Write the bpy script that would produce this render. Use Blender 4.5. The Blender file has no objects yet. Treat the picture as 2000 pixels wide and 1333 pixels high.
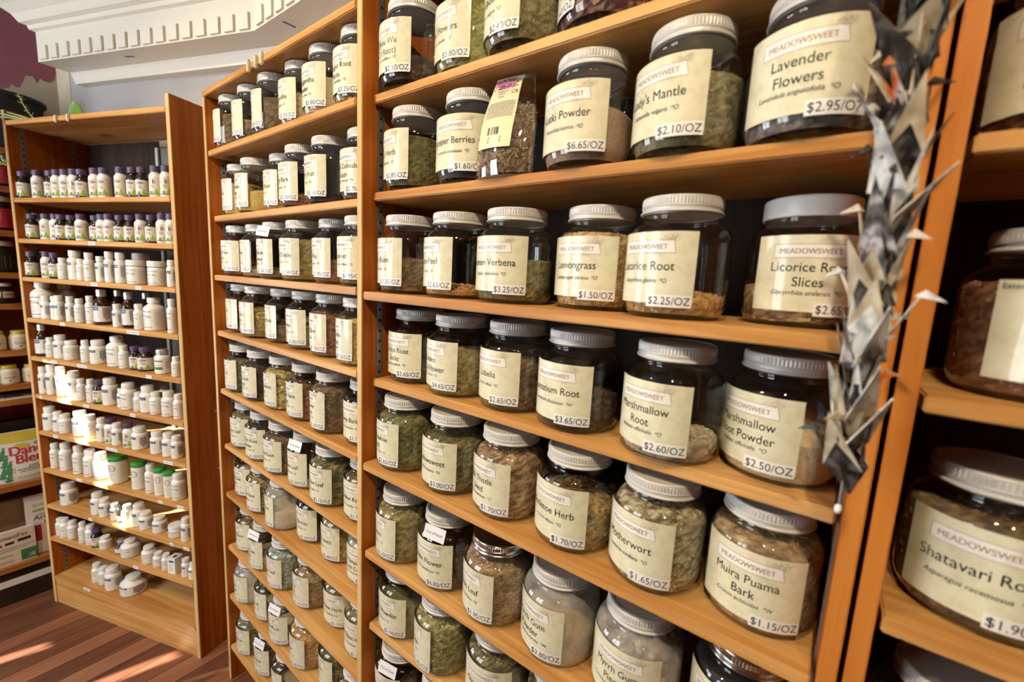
import bpy, bmesh, math, random
import numpy as np
from mathutils import Vector, Matrix

random.seed(7)
S = bpy.context.scene
COL = S.collection
PI = math.pi

# ------------------------------------------------------------------ camera
F_PX = 840.764
YAW, PITCH, ROLL = -0.6306, 0.1417, 0.0513
CAM = Vector((0.8729, -0.598, 1.6845))
cam_data = bpy.data.cameras.new('camera')
cam = bpy.data.objects.new('camera', cam_data)
COL.objects.link(cam)
S.camera = cam
cam_data.sensor_fit = 'HORIZONTAL'
cam_data.sensor_width = 36.0
cam_data.lens = 36.0 * F_PX / 2000.0
cam_data.clip_start = 0.02
cam_data.dof.use_dof = True
cam_data.dof.focus_distance = 1.1
cam_data.dof.aperture_fstop = 2.8
_f = Vector((math.sin(YAW) * math.cos(PITCH), math.cos(YAW) * math.cos(PITCH), -math.sin(PITCH)))
_r = Vector((math.cos(YAW), -math.sin(YAW), 0))
_u = _r.cross(_f)
_r2 = math.cos(ROLL) * _r + math.sin(ROLL) * _u
_u2 = -math.sin(ROLL) * _r + math.cos(ROLL) * _u
cam.matrix_world = Matrix(((_r2.x, _u2.x, -_f.x, CAM.x), (_r2.y, _u2.y, -_f.y, CAM.y), (_r2.z, _u2.z, -_f.z, CAM.z), (0, 0, 0, 1)))

# ------------------------------------------------------------------ world, lamps, exposure
S.view_settings.view_transform = 'Standard'
S.view_settings.look = 'None'
S.view_settings.gamma = 1.0
S.view_settings.use_curve_mapping = False
S.view_settings.exposure = 0.0
S.cycles.transparent_max_bounces = 24
S.cycles.max_bounces = 8
S.cycles.diffuse_bounces = 3
S.cycles.glossy_bounces = 3
S.cycles.caustics_reflective = False
S.cycles.caustics_refractive = False
S.cycles.sample_clamp_indirect = 6.0
W = bpy.data.worlds.new('daylight')
S.world = W
W.use_nodes = True
W.node_tree.nodes['Background'].inputs[0].default_value = (0.75, 0.87, 1.0, 1)
W.node_tree.nodes['Background'].inputs[1].default_value = 1.5

def lamp(name, kind, loc, energy, color, **kw):
    d = bpy.data.lights.new(name, kind)
    d.energy = energy
    d.color = color
    for k, v in kw.items():
        setattr(d, k, v)
    o = bpy.data.objects.new(name, d)
    COL.objects.link(o)
    o.location = loc
    return o

def aim(o, target):
    o.rotation_euler = (Vector(target) - o.location).to_track_quat('-Z', 'Y').to_euler()

WARM = (1.0, 0.80, 0.54)
# ceiling spotlights that wash the shelving
for nm, loc, tgt, en, ang in (('ceiling_spot', (0.95, -1.20, 3.07), (0.35, 0.1, 1.25), 105, 100),
                              ('ceiling_spot', (-0.75, -1.45, 3.07), (-0.75, 0.1, 1.1), 100, 92),
                              ('ceiling_spot', (1.55, -1.25, 3.07), (0.95, 0.0, 1.3), 38, 62)):
    o = lamp(nm, 'SPOT', loc, en, WARM, shadow_soft_size=0.03, spot_size=math.radians(ang), spot_blend=0.6)
    aim(o, tgt)
# daylight through the two tall shop windows in the front wall
for x in (-2.12, -1.28):
    o = lamp('window_daylight', 'AREA', (x, -3.12, 1.95), 46, (0.86, 0.93, 1.0), shape='RECTANGLE', size=0.72, size_y=1.9)
    o.rotation_euler = (PI / 2, 0, 0)
# daylight through the glazed shop door and its sidelight, far to the left
for y, w_ in ((-1.72, 0.80), (-2.68, 0.80)):
    o = lamp('door_daylight', 'AREA', (-5.04, y, 1.45), 75, (0.86, 0.93, 1.0), shape='RECTANGLE', size=w_, size_y=2.3)
    o.rotation_euler = (PI / 2, 0, -PI / 2)
sun = lamp('sun', 'SUN', (-3, -6, 4), 60.0, (1.0, 0.95, 0.86), angle=0.006)
SUN_DIR = Vector((-0.48, -1.008, 0.44))
sun.rotation_euler = (-SUN_DIR).to_track_quat('-Z', 'Y').to_euler()

# ------------------------------------------------------------------ shader helpers
def new_mat(name):
    m = bpy.data.materials.new(name)
    m.use_nodes = True
    nt = m.node_tree
    b = nt.nodes['Principled BSDF']
    return m, nt, b

def N(nt, typ, **kw):
    n = nt.nodes.new(typ)
    for k, v in kw.items():
        if k.startswith('i_'):
            n.inputs[int(k[2:]) if k[2:].isdigit() else k[2:].replace('_', ' ')].default_value = v
        else:
            setattr(n, k, v)
    return n

def ramp(nt, fac, stops):
    r = nt.nodes.new('ShaderNodeValToRGB')
    e = r.color_ramp.elements
    e[0].position, e[0].color = stops[0][0], (*stops[0][1], 1)
    e[1].position, e[1].color = stops[-1][0], (*stops[-1][1], 1)
    for p, c in stops[1:-1]:
        x = e.new(p)
        x.color = (*c, 1)
    nt.links.new(fac, r.inputs[0])
    return r.outputs[0]

def plain(name, col, rough=0.5, metal=0.0, coat=0.0, spec=0.5, noise=0.0, nscale=40.0):
    m, nt, b = new_mat(name)
    b.inputs['Base Color'].default_value = (*col, 1)
    b.inputs['Roughness'].default_value = rough
    b.inputs['Metallic'].default_value = metal
    b.inputs['Coat Weight'].default_value = coat
    b.inputs['Coat Roughness'].default_value = 0.08
    b.inputs['Specular IOR Level'].default_value = spec
    if noise:
        tc = N(nt, 'ShaderNodeTexCoord')
        n = N(nt, 'ShaderNodeTexNoise')
        n.inputs['Scale'].default_value = nscale
        n.inputs['Detail'].default_value = 5
        nt.links.new(tc.outputs['Object'], n.inputs['Vector'])
        lo = tuple(c * (1 - noise) for c in col)
        hi = tuple(min(1, c * (1 + noise)) for c in col)
        nt.links.new(ramp(nt, n.outputs[0], [(0.3, lo), (0.7, hi)]), b.inputs['Base Color'])
    return m

def wood(name, axis, dark, mid, light, rough=0.42, grain=55.0, knots=True, seed=0.0):
    m, nt, b = new_mat(name)
    tc = N(nt, 'ShaderNodeTexCoord')
    mp = N(nt, 'ShaderNodeMapping')
    sc = [grain, grain, grain]
    sc[axis] = 2.2
    mp.inputs['Scale'].default_value = sc
    mp.inputs['Location'].default_value = (seed, seed * 1.7, seed * 0.6)
    nt.links.new(tc.outputs['Object'], mp.inputs[0])
    n1 = N(nt, 'ShaderNodeTexNoise')
    n1.inputs['Scale'].default_value = 1.0
    n1.inputs['Detail'].default_value = 7
    n1.inputs['Distortion'].default_value = 0.9
    nt.links.new(mp.outputs[0], n1.inputs['Vector'])
    mp2 = N(nt, 'ShaderNodeMapping')
    sc2 = [7.0, 7.0, 7.0]
    sc2[axis] = 1.3
    mp2.inputs['Scale'].default_value = sc2
    mp2.inputs['Location'].default_value = (seed * 2.1, seed, 3 + seed)
    nt.links.new(tc.outputs['Object'], mp2.inputs[0])
    n2 = N(nt, 'ShaderNodeTexNoise')
    n2.inputs['Scale'].default_value = 1.0
    n2.inputs['Detail'].default_value = 3
    nt.links.new(mp2.outputs[0], n2.inputs['Vector'])
    mx = N(nt, 'ShaderNodeMath', operation='MULTIPLY_ADD')
    mx.inputs[1].default_value = 0.5
    nt.links.new(n1.outputs[0], mx.inputs[0])
    h = N(nt, 'ShaderNodeMath', operation='MULTIPLY')
    h.inputs[1].default_value = 0.5
    nt.links.new(n2.outputs[0], h.inputs[0])
    nt.links.new(h.outputs[0], mx.inputs[2])
    colr = ramp(nt, mx.outputs[0], [(0.38, dark), (0.5, mid), (0.61, light)])
    out = colr
    if knots:
        mp3 = N(nt, 'ShaderNodeMapping')
        sc3 = [5.0, 5.0, 5.0]
        sc3[axis] = 2.4
        mp3.inputs['Scale'].default_value = sc3
        mp3.inputs['Location'].default_value = (seed * 1.3 + 5, seed, seed * 0.4)
        nt.links.new(tc.outputs['Object'], mp3.inputs[0])
        v = N(nt, 'ShaderNodeTexVoronoi')
        v.inputs['Scale'].default_value = 1.0
        nt.links.new(mp3.outputs[0], v.inputs['Vector'])
        kf = N(nt, 'ShaderNodeMapRange')
        kf.inputs['From Min'].default_value = 0.05
        kf.inputs['From Max'].default_value = 0.13
        kf.inputs['To Min'].default_value = 0.75
        kf.inputs['To Max'].default_value = 0.0
        nt.links.new(v.outputs['Distance'], kf.inputs['Value'])
        mix = N(nt, 'ShaderNodeMix', data_type='RGBA')
        nt.links.new(kf.outputs[0], mix.inputs[0])
        nt.links.new(colr, mix.inputs[6])
        mix.inputs[7].default_value = (dark[0] * 0.35, dark[1] * 0.3, dark[2] * 0.3, 1)
        out = mix.outputs[2]
    nt.links.new(out, b.inputs['Base Color'])
    b.inputs['Roughness'].default_value = rough
    b.inputs['Specular IOR Level'].default_value = 0.18
    bp = N(nt, 'ShaderNodeBump')
    bp.inputs['Strength'].default_value = 0.12
    bp.inputs['Distance'].default_value = 0.002
    nt.links.new(n1.outputs[0], bp.inputs['Height'])
    nt.links.new(bp.outputs[0], b.inputs['Normal'])
    return m

def glass(name, tint, film=0.0, film_col=(0.8, 0.76, 0.68), refl=1.0):
    m, nt, b = new_mat(name)
    nt.nodes.remove(b)
    out = nt.nodes['Material Output']
    tr = N(nt, 'ShaderNodeBsdfTransparent')
    tr.inputs[0].default_value = (*tint, 1)
    gl = N(nt, 'ShaderNodeBsdfGlossy')
    gl.inputs[0].default_value = (1, 1, 1, 1)
    gl.inputs['Roughness'].default_value = 0.03
    lw = N(nt, 'ShaderNodeLayerWeight')
    lw.inputs[0].default_value = 0.5
    pw = N(nt, 'ShaderNodeMath', operation='POWER')
    pw.inputs[1].default_value = 4.0
    nt.links.new(lw.outputs['Facing'], pw.inputs[0])
    ma = N(nt, 'ShaderNodeMath', operation='MULTIPLY_ADD')
    ma.inputs[1].default_value = 0.8 * refl
    ma.inputs[2].default_value = 0.055 * refl
    nt.links.new(pw.outputs[0], ma.inputs[0])
    mx = N(nt, 'ShaderNodeMixShader')
    nt.links.new(ma.outputs[0], mx.inputs[0])
    base = tr.outputs[0]
    if film:
        df = N(nt, 'ShaderNodeBsdfDiffuse')
        df.inputs[0].default_value = (*film_col, 1)
        tc = N(nt, 'ShaderNodeTexCoord')
        n = N(nt, 'ShaderNodeTexNoise')
        n.inputs['Scale'].default_value = 26
        n.inputs['Detail'].default_value = 6
        nt.links.new(tc.outputs['Object'], n.inputs['Vector'])
        mr = N(nt, 'ShaderNodeMapRange')
        mr.inputs['From Min'].default_value = 0.35
        mr.inputs['From Max'].default_value = 0.75
        mr.inputs['To Min'].default_value = film * 0.35
        mr.inputs['To Max'].default_value = film
        nt.links.new(n.outputs[0], mr.inputs['Value'])
        fm = N(nt, 'ShaderNodeMixShader')
        nt.links.new(mr.outputs[0], fm.inputs[0])
        nt.links.new(tr.outputs[0], fm.inputs[1])
        nt.links.new(df.outputs[0], fm.inputs[2])
        base = fm.outputs[0]
    nt.links.new(base, mx.inputs[1])
    nt.links.new(gl.outputs[0], mx.inputs[2])
    nt.links.new(mx.outputs[0], out.inputs[0])
    return m

def herb_mat(name, rough=0.8):
    m, nt, b = new_mat(name)
    at = N(nt, 'ShaderNodeVertexColor', layer_name='tint')
    tc = N(nt, 'ShaderNodeTexCoord')
    n = N(nt, 'ShaderNodeTexNoise')
    n.inputs['Scale'].default_value = 320
    n.inputs['Detail'].default_value = 3
    nt.links.new(tc.outputs['Object'], n.inputs['Vector'])
    mr = N(nt, 'ShaderNodeMapRange')
    mr.inputs['From Min'].default_value = 0.3
    mr.inputs['From Max'].default_value = 0.7
    mr.inputs['To Min'].default_value = 0.72
    mr.inputs['To Max'].default_value = 1.25
    nt.links.new(n.outputs[0], mr.inputs['Value'])
    mx = N(nt, 'ShaderNodeMix', data_type='RGBA', blend_type='MULTIPLY')
    mx.inputs[0].default_value = 1.0
    nt.links.new(at.outputs[0], mx.inputs[6])
    nt.links.new(mr.outputs[0], mx.inputs[7])
    nt.links.new(mx.outputs[2], b.inputs['Base Color'])
    b.inputs['Roughness'].default_value = rough
    return m

# ------------------------------------------------------------------ materials
PINE_D, PINE_M, PINE_L = (0.44, 0.19, 0.045), (0.58, 0.30, 0.095), (0.68, 0.40, 0.15)          # shelf boards
STAIN_D, STAIN_M, STAIN_L = (0.27, 0.066, 0.005), (0.39, 0.105, 0.010), (0.48, 0.15, 0.018)   # stained side boards
M = {}
M['pine_x'] = wood('pine_along_shelf', 0, PINE_D, PINE_M, PINE_L)
M['pine_z'] = wood('stained_upright', 2, STAIN_D, STAIN_M, STAIN_L, seed=3.1)
M['edge_pale'] = wood('raw_pine_edge', 2, (0.56, 0.34, 0.13), (0.66, 0.44, 0.19), (0.74, 0.53, 0.27), seed=7.7, knots=False)
M['edge_orange'] = wood('orange_stained_edge', 2, (0.40, 0.125, 0.018), (0.52, 0.18, 0.03), (0.60, 0.24, 0.05), seed=1.7, knots=False)
M['pine_y'] = wood('pine_side_case', 1, (0.27, 0.09, 0.02), (0.37, 0.14, 0.035), (0.45, 0.19, 0.06), seed=5.3)
M['pine_yellow'] = wood('yellow_pine', 0, (0.5, 0.24, 0.06), (0.62, 0.33, 0.09), (0.72, 0.43, 0.15), seed=9)
M['back_shade'] = wood('shaded_back_board', 2, (0.025, 0.014, 0.01), (0.035, 0.02, 0.014), (0.05, 0.028, 0.018), knots=False, rough=0.6)  # near-black: the shade at the case backs is deepened in the colour
M['steel'] = plain('steel_strip', (0.32, 0.31, 0.29), 0.4, 0.8)
M['slot'] = plain('slot_black', (0.01, 0.01, 0.01), 0.8)
M['glass'] = glass('jar_glass', (0.965, 0.975, 0.965))
M['glass_dusty'] = glass('dusty_jar_glass', (0.95, 0.95, 0.93), 0.42)
M['cellophane'] = glass('clear_bag_film', (0.97, 0.97, 0.96), 0.0, refl=2.6)
M['film_dark'] = glass('dark_bag_film', (0.45, 0.44, 0.42), 0.25, (0.1, 0.09, 0.08), refl=2.0)
M['lid'] = plain('lid_white_metal', (0.58, 0.56, 0.52), 0.40, 0.15)
M['lid_white'] = plain('lid_white_plastic', (0.8, 0.8, 0.76), 0.35)
M['lid_silver'] = plain('lid_bright_metal', (0.72, 0.71, 0.69), 0.18, 1.0)
M['lid_seam'] = plain('lid_dark_line', (0.3, 0.29, 0.27), 0.4, 0.5)
def paper_mat():
    m, nt, b = new_mat('label_paper')
    tc = N(nt, 'ShaderNodeTexCoord')
    n = N(nt, 'ShaderNodeTexNoise')
    n.inputs['Scale'].default_value = 38
    n.inputs['Detail'].default_value = 8
    n.inputs['Roughness'].default_value = 0.7
    nt.links.new(tc.outputs['Object'], n.inputs['Vector'])
    c = ramp(nt, n.outputs[0], [(0.3, (0.60, 0.56, 0.36)), (0.5, (0.71, 0.67, 0.47)), (0.7, (0.77, 0.74, 0.57))])
    nt.links.new(c, b.inputs['Base Color'])
    b.inputs['Roughness'].default_value = 0.6
    b.inputs['Coat Weight'].default_value = 0.7
    b.inputs['Coat Roughness'].default_value = 0.07
    return m
M['paper'] = paper_mat()
M['sticker'] = plain('white_sticker', (0.82, 0.8, 0.74), 0.45, coat=0.5)
M['tan_ink'] = plain('tan_ink', (0.36, 0.25, 0.15), 0.5)
M['tan_light'] = plain('tan_light_ink', (0.52, 0.41, 0.31), 0.5)
M['banner'] = plain('banner_white', (0.82, 0.8, 0.74), 0.45, coat=0.5)
M['black_ink'] = plain('black_ink', (0.012, 0.012, 0.014), 0.4)
M['grey_ink'] = plain('grey_ink', (0.12, 0.12, 0.13), 0.5)
M['herb'] = herb_mat('dried_herb')
M['powder'] = herb_mat('herb_powder', 0.95)
M['tag_white'] = plain('tag_white', (0.85, 0.85, 0.88), 0.5)
M['wall_white'] = plain('painted_wall', (0.44, 0.42, 0.41), 0.7, noise=0.05, nscale=6)
M['wall_strip'] = plain('unpainted_plaster', (0.55, 0.47, 0.33), 0.8, noise=0.12, nscale=14)
M['wall_purple'] = plain('purple_wall', (0.36, 0.12, 0.16), 0.65, noise=0.08, nscale=9)
M['ceiling'] = plain('ceiling_paint', (0.30, 0.26, 0.21), 0.8)
M['wall_shop'] = plain('shop_wall_paint', (0.22, 0.15, 0.13), 0.8)
M['trim'] = plain('cornice_paint', (0.84, 0.79, 0.66), 0.4)
M['blue_tape'] = plain('blue_tape', (0.05, 0.13, 0.3), 0.6)
M['cap_purple'] = plain('purple_cap', (0.09, 0.055, 0.12), 0.3)
M['plastic_white'] = plain('white_bottle_plastic', (0.82, 0.8, 0.74), 0.28)
M['plastic_dark'] = plain('dark_bottle', (0.02, 0.014, 0.013), 0.12)
M['amber'] = plain('amber_bottle', (0.045, 0.014, 0.006), 0.08)
M['print_white'] = plain('label_white', (0.8, 0.77, 0.68), 0.35)
M['print_cream'] = plain('label_cream', (0.74, 0.66, 0.54), 0.35)
M['navy'] = plain('navy_ink', (0.02, 0.025, 0.11), 0.4)
M['violet_ink'] = plain('violet_ink', (0.13, 0.08, 0.2), 0.4)
M['green_ink'] = plain('leaf_green_ink', (0.3, 0.47, 0.06), 0.5)
M['green_dark'] = plain('deep_green_ink', (0.05, 0.22, 0.09), 0.5)
M['red_ink'] = plain('red_ink', (0.45, 0.02, 0.04), 0.5)
M['pink_ink'] = plain('pink_ink', (0.5, 0.12, 0.3), 0.5)
M['line_ink'] = plain('line_ink', (0.3, 0.28, 0.33), 0.5)
M['cap_green'] = plain('green_cap', (0.05, 0.3, 0.05), 0.35)
M['yellow'] = plain('yellow_cap', (0.5, 0.44, 0.04), 0.4)
M['foil'] = plain('foil_cap', (0.7, 0.69, 0.66), 0.25, 0.7, noise=0.3, nscale=400)
M['rubber'] = plain('black_rubber', (0.01, 0.012, 0.012), 0.4)
M['leaf'] = plain('fresh_leaf', (0.16, 0.3, 0.035), 0.4, noise=0.2)
M['stem'] = plain('pale_stem', (0.42, 0.5, 0.2), 0.5, noise=0.2)
M['twig'] = plain('dry_twig', (0.05, 0.035, 0.025), 0.8)
M['pot'] = plain('old_metal_pot', (0.035, 0.03, 0.028), 0.45, 0.5, noise=0.5, nscale=18)
M['cardboard'] = plain('cardboard', (0.27, 0.16, 0.075), 0.8, noise=0.15)
M['bag_white'] = plain('white_pouch', (0.72, 0.7, 0.62), 0.35)
M['bag_yellow'] = plain('yellow_band', (0.6, 0.47, 0.03), 0.4)
M['scroll'] = plain('tan_scroll', (0.62, 0.42, 0.17), 0.5)

def floor_mat():
    m, nt, b = new_mat('plank_floor')
    tc = N(nt, 'ShaderNodeTexCoord')
    sep = N(nt, 'ShaderNodeSeparateXYZ')
    nt.links.new(tc.outputs['Object'], sep.inputs[0])
    dv = N(nt, 'ShaderNodeMath', operation='MULTIPLY_ADD')
    dv.inputs[1].default_value = 1 / 0.088
    dv.inputs[2].default_value = 0.2
    nt.links.new(sep.outputs[0], dv.inputs[0])
    fl = N(nt, 'ShaderNodeMath', operation='FLOOR')
    nt.links.new(dv.outputs[0], fl.inputs[0])
    fr = N(nt, 'ShaderNodeMath', operation='FRACT')
    nt.links.new(dv.outputs[0], fr.inputs[0])
    wn = N(nt, 'ShaderNodeTexWhiteNoise', noise_dimensions='1D')
    nt.links.new(fl.outputs[0], wn.inputs['W'])
    mp = N(nt, 'ShaderNodeMapping')
    mp.inputs['Scale'].default_value = (60, 3.0, 1)
    nt.links.new(tc.outputs['Object'], mp.inputs[0])
    off = N(nt, 'ShaderNodeVectorMath', operation='SCALE')
    nt.links.new(wn.outputs['Color'], off.inputs[0])
    off.inputs['Scale'].default_value = 40
    ad = N(nt, 'ShaderNodeVectorMath', operation='ADD')
    nt.links.new(mp.outputs[0], ad.inputs[0])
    nt.links.new(off.outputs[0], ad.inputs[1])
    n1 = N(nt, 'ShaderNodeTexNoise')
    n1.inputs['Scale'].default_value = 1
    n1.inputs['Detail'].default_value = 7
    nt.links.new(ad.outputs[0], n1.inputs['Vector'])
    mx = N(nt, 'ShaderNodeMath', operation='MULTIPLY_ADD')
    mx.inputs[1].default_value = 0.6
    nt.links.new(n1.outputs[0], mx.inputs[0])
    w2 = N(nt, 'ShaderNodeMath', operation='MULTIPLY')
    w2.inputs[1].default_value = 0.42
    nt.links.new(wn.outputs['Value'], w2.inputs[0])
    nt.links.new(w2.outputs[0], mx.inputs[2])
    c = ramp(nt, mx.outputs[0], [(0.2, (0.09, 0.035, 0.02)), (0.45, (0.2, 0.075, 0.04)), (0.62, (0.3, 0.12, 0.06)), (0.85, (0.34, 0.19, 0.12))])
    gap = N(nt, 'ShaderNodeMath', operation='LESS_THAN')
    gap.inputs[1].default_value = 0.035
    nt.links.new(fr.outputs[0], gap.inputs[0])
    mix = N(nt, 'ShaderNodeMix', data_type='RGBA')
    nt.links.new(gap.outputs[0], mix.inputs[0])
    nt.links.new(c, mix.inputs[6])
    mix.inputs[7].default_value = (0.012, 0.006, 0.004, 1)
    nt.links.new(mix.outputs[2], b.inputs['Base Color'])
    b.inputs['Roughness'].default_value = 0.38
    return m
M['floor'] = floor_mat()

def newsprint(name, a, bcol, cc, scale):
    m, nt, b = new_mat(name)
    tc = N(nt, 'ShaderNodeTexCoord')
    v = N(nt, 'ShaderNodeTexNoise')
    v.inputs['Scale'].default_value = scale
    v.inputs['Detail'].default_value = 2
    nt.links.new(tc.outputs['Object'], v.inputs['Vector'])
    c = ramp(nt, v.outputs[0], [(0.36, a), (0.5, bcol), (0.62, cc)])
    nt.links.new(c, b.inputs['Base Color'])
    b.inputs['Roughness'].default_value = 0.3
    return m
M['crane_dark'] = newsprint('magazine_dark', (0.012, 0.012, 0.013), (0.03, 0.028, 0.026), (0.11, 0.1, 0.09), 75)
M['crane_tan'] = newsprint('magazine_tan', (0.34, 0.27, 0.17), (0.48, 0.4, 0.27), (0.6, 0.53, 0.4), 45)
M['crane_grey'] = newsprint('magazine_grey', (0.04, 0.04, 0.04), (0.17, 0.16, 0.16), (0.5, 0.48, 0.47), 60)
M['crane_white'] = newsprint('magazine_white', (0.3, 0.32, 0.32), (0.62, 0.62, 0.58), (0.72, 0.72, 0.68), 50)
M['crane_red'] = newsprint('magazine_orange', (0.66, 0.09, 0.04), (0.7, 0.2, 0.05), (0.7, 0.62, 0.55), 35)

# ------------------------------------------------------------------ mesh helpers
class MB:
    def __init__(s):
        s.v, s.f, s.m, s.sm = [], [], [], []
    def add(s, vs, fs, mi=0, smooth=False, T=None):
        b = len(s.v)
        if T is not None:
            vs = [T @ Vector(p) for p in vs]
        s.v.extend([tuple(p) for p in vs])
        for f in fs:
            s.f.append(tuple(i + b for i in f))
            s.m.append(mi)
            s.sm.append(smooth)
    def box(s, x0, x1, y0, y1, z0, z1, mi=0, T=None, bev=0.0, front=None):
        start = len(s.f)
        if bev:
            bm = bmesh.new()
            bmesh.ops.create_cube(bm, size=1.0)
            for v in bm.verts:
                v.co = Vector(((x0 + x1) / 2 + v.co.x * (x1 - x0), (y0 + y1) / 2 + v.co.y * (y1 - y0), (z0 + z1) / 2 + v.co.z * (z1 - z0)))
            bmesh.ops.bevel(bm, geom=list(bm.edges), offset=bev, segments=2, affect='EDGES')
            bm.verts.index_update()
            s.add([v.co.copy() for v in bm.verts], [[v.index for v in f.verts] for f in bm.faces], mi, False, T)
            bm.free()
            if front is not None:
                for k in range(start, len(s.f)):
                    if all(s.v[i][1] < y0 + bev * 1.01 for i in s.f[k]):
                        s.m[k] = front
            return
        s.add([(x0, y0, z0), (x1, y0, z0), (x1, y1, z0), (x0, y1, z0), (x0, y0, z1), (x1, y0, z1), (x1, y1, z1), (x0, y1, z1)],
              [(3, 2, 1, 0), (4, 5, 6, 7), (0, 1, 5, 4), (1, 2, 6, 5), (2, 3, 7, 6), (3, 0, 4, 7)], mi, False, T)
    def lathe(s, prof, n=32, mi=0, T=None, cap0=True, cap1=True, smooth=True):
        vs, fs = [], []
        for r, z in prof:
            for k in range(n):
                a = 2 * PI * k / n
                vs.append((r * math.cos(a), r * math.sin(a), z))
        for i in range(len(prof) - 1):
            for k in range(n):
                k2 = (k + 1) % n
                fs.append((i * n + k, i * n + k2, (i + 1) * n + k2, (i + 1) * n + k))
        s.add(vs, fs, mi, smooth, T)
        if cap0:
            s.add([vs[k] for k in range(n)], [tuple(reversed(range(n)))], mi, False, T)
        if cap1:
            s.add(vs[-n:], [tuple(range(n))], mi, False, T)
    def tube(s, pts, r, n=6, mi=0, taper=None):
        pts = [Vector(p) for p in pts]
        vs, fs = [], []
        for i, p in enumerate(pts):
            d = (pts[min(i + 1, len(pts) - 1)] - pts[max(i - 1, 0)]).normalized()
            a = d.orthogonal().normalized() if i == 0 else (a - d * a.dot(d)).normalized()
            b = d.cross(a)
            rr = r if taper is None else r + (taper - r) * i / (len(pts) - 1)
            for k in range(n):
                t = 2 * PI * k / n
                vs.append(p + rr * (math.cos(t) * a + math.sin(t) * b))
        for i in range(len(pts) - 1):
            for k in range(n):
                k2 = (k + 1) % n
                fs.append((i * n + k, i * n + k2, (i + 1) * n + k2, (i + 1) * n + k))
        fs.append(tuple(reversed(range(n))))
        fs.append(tuple((len(pts) - 1) * n + k for k in range(n)))
        s.add(vs, fs, mi, True)
    def mesh(s, name, mats):
        me = bpy.data.meshes.new(name)
        me.from_pydata(s.v, [], s.f)
        for m in mats:
            me.materials.append(m)
        me.polygons.foreach_set('material_index', s.m)
        me.polygons.foreach_set('use_smooth', s.sm)
        me.update()
        return me
    def obj(s, name, mats, parent=None):
        return put(name, s.mesh(name, mats if isinstance(mats, (list, tuple)) else [mats]), parent)

def put(name, me, parent=None, loc=None, rot=None, scale=None):
    o = bpy.data.objects.new(name, me)
    COL.objects.link(o)
    if parent is not None:
        o.parent = parent
    if loc is not None:
        o.location = loc
    if rot is not None:
        o.rotation_euler = rot
    if scale is not None:
        o.scale = scale
    return o

def tag(o, label, cat, group=None):
    o['label'] = label
    o['category'] = cat
    if group:
        o['group'] = group
    return o

def thing(name, label, cat, loc=(0, 0, 0), rotz=0.0, group=None):
    return tag(put(name, None, None, loc, (0, 0, rotz)), label, cat, group)

def struct(o):
    o['kind'] = 'structure'
    return o

# ------------------------------------------------------------------ lettering (made first, while the scene is small)
_TXT = {}
def want_texts(strings, res=3):
    tmp = []
    for s_ in strings:
        if s_ in _TXT:
            continue
        c = bpy.data.curves.new('t', 'FONT')
        c.body = s_
        c.size = 1.0
        c.resolution_u = res
        o = bpy.data.objects.new('t', c)
        COL.objects.link(o)
        tmp.append((s_, o, c))
        _TXT[s_] = None
    dg = bpy.context.evaluated_depsgraph_get()
    dg.update()
    for s_, o, c in tmp:
        me = o.evaluated_get(dg).to_mesh()
        vs = np.array([v.co[:2] for v in me.vertices]) if len(me.vertices) else np.zeros((0, 2))
        fs = [tuple(p.vertices) for p in me.polygons]
        if len(vs):
            vs[:, 0] -= vs[:, 0].min()
        _TXT[s_] = (vs, fs, float(vs[:, 0].max()) if len(vs) else 0.0)
        o.to_mesh_clear()
    for s_, o, c in tmp:
        bpy.data.objects.remove(o)
        bpy.data.curves.remove(c)

def text2d(s_, size, x, y, align='C', width=None, shear=0.0, cond=0.92):
    """flat lettering: points (x, y) and faces"""
    vs, fs, w = _TXT[s_]
    sx = size * cond
    if width is not None and w * sx > width:
        sx = width / w
    p = vs.copy()
    p[:, 0] = p[:, 0] * sx + shear * p[:, 1] * size
    p[:, 1] *= size
    tw = w * sx
    p[:, 0] += x - (tw / 2 if align == 'C' else tw if align == 'R' else 0)
    p[:, 1] += y
    return p, fs

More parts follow.
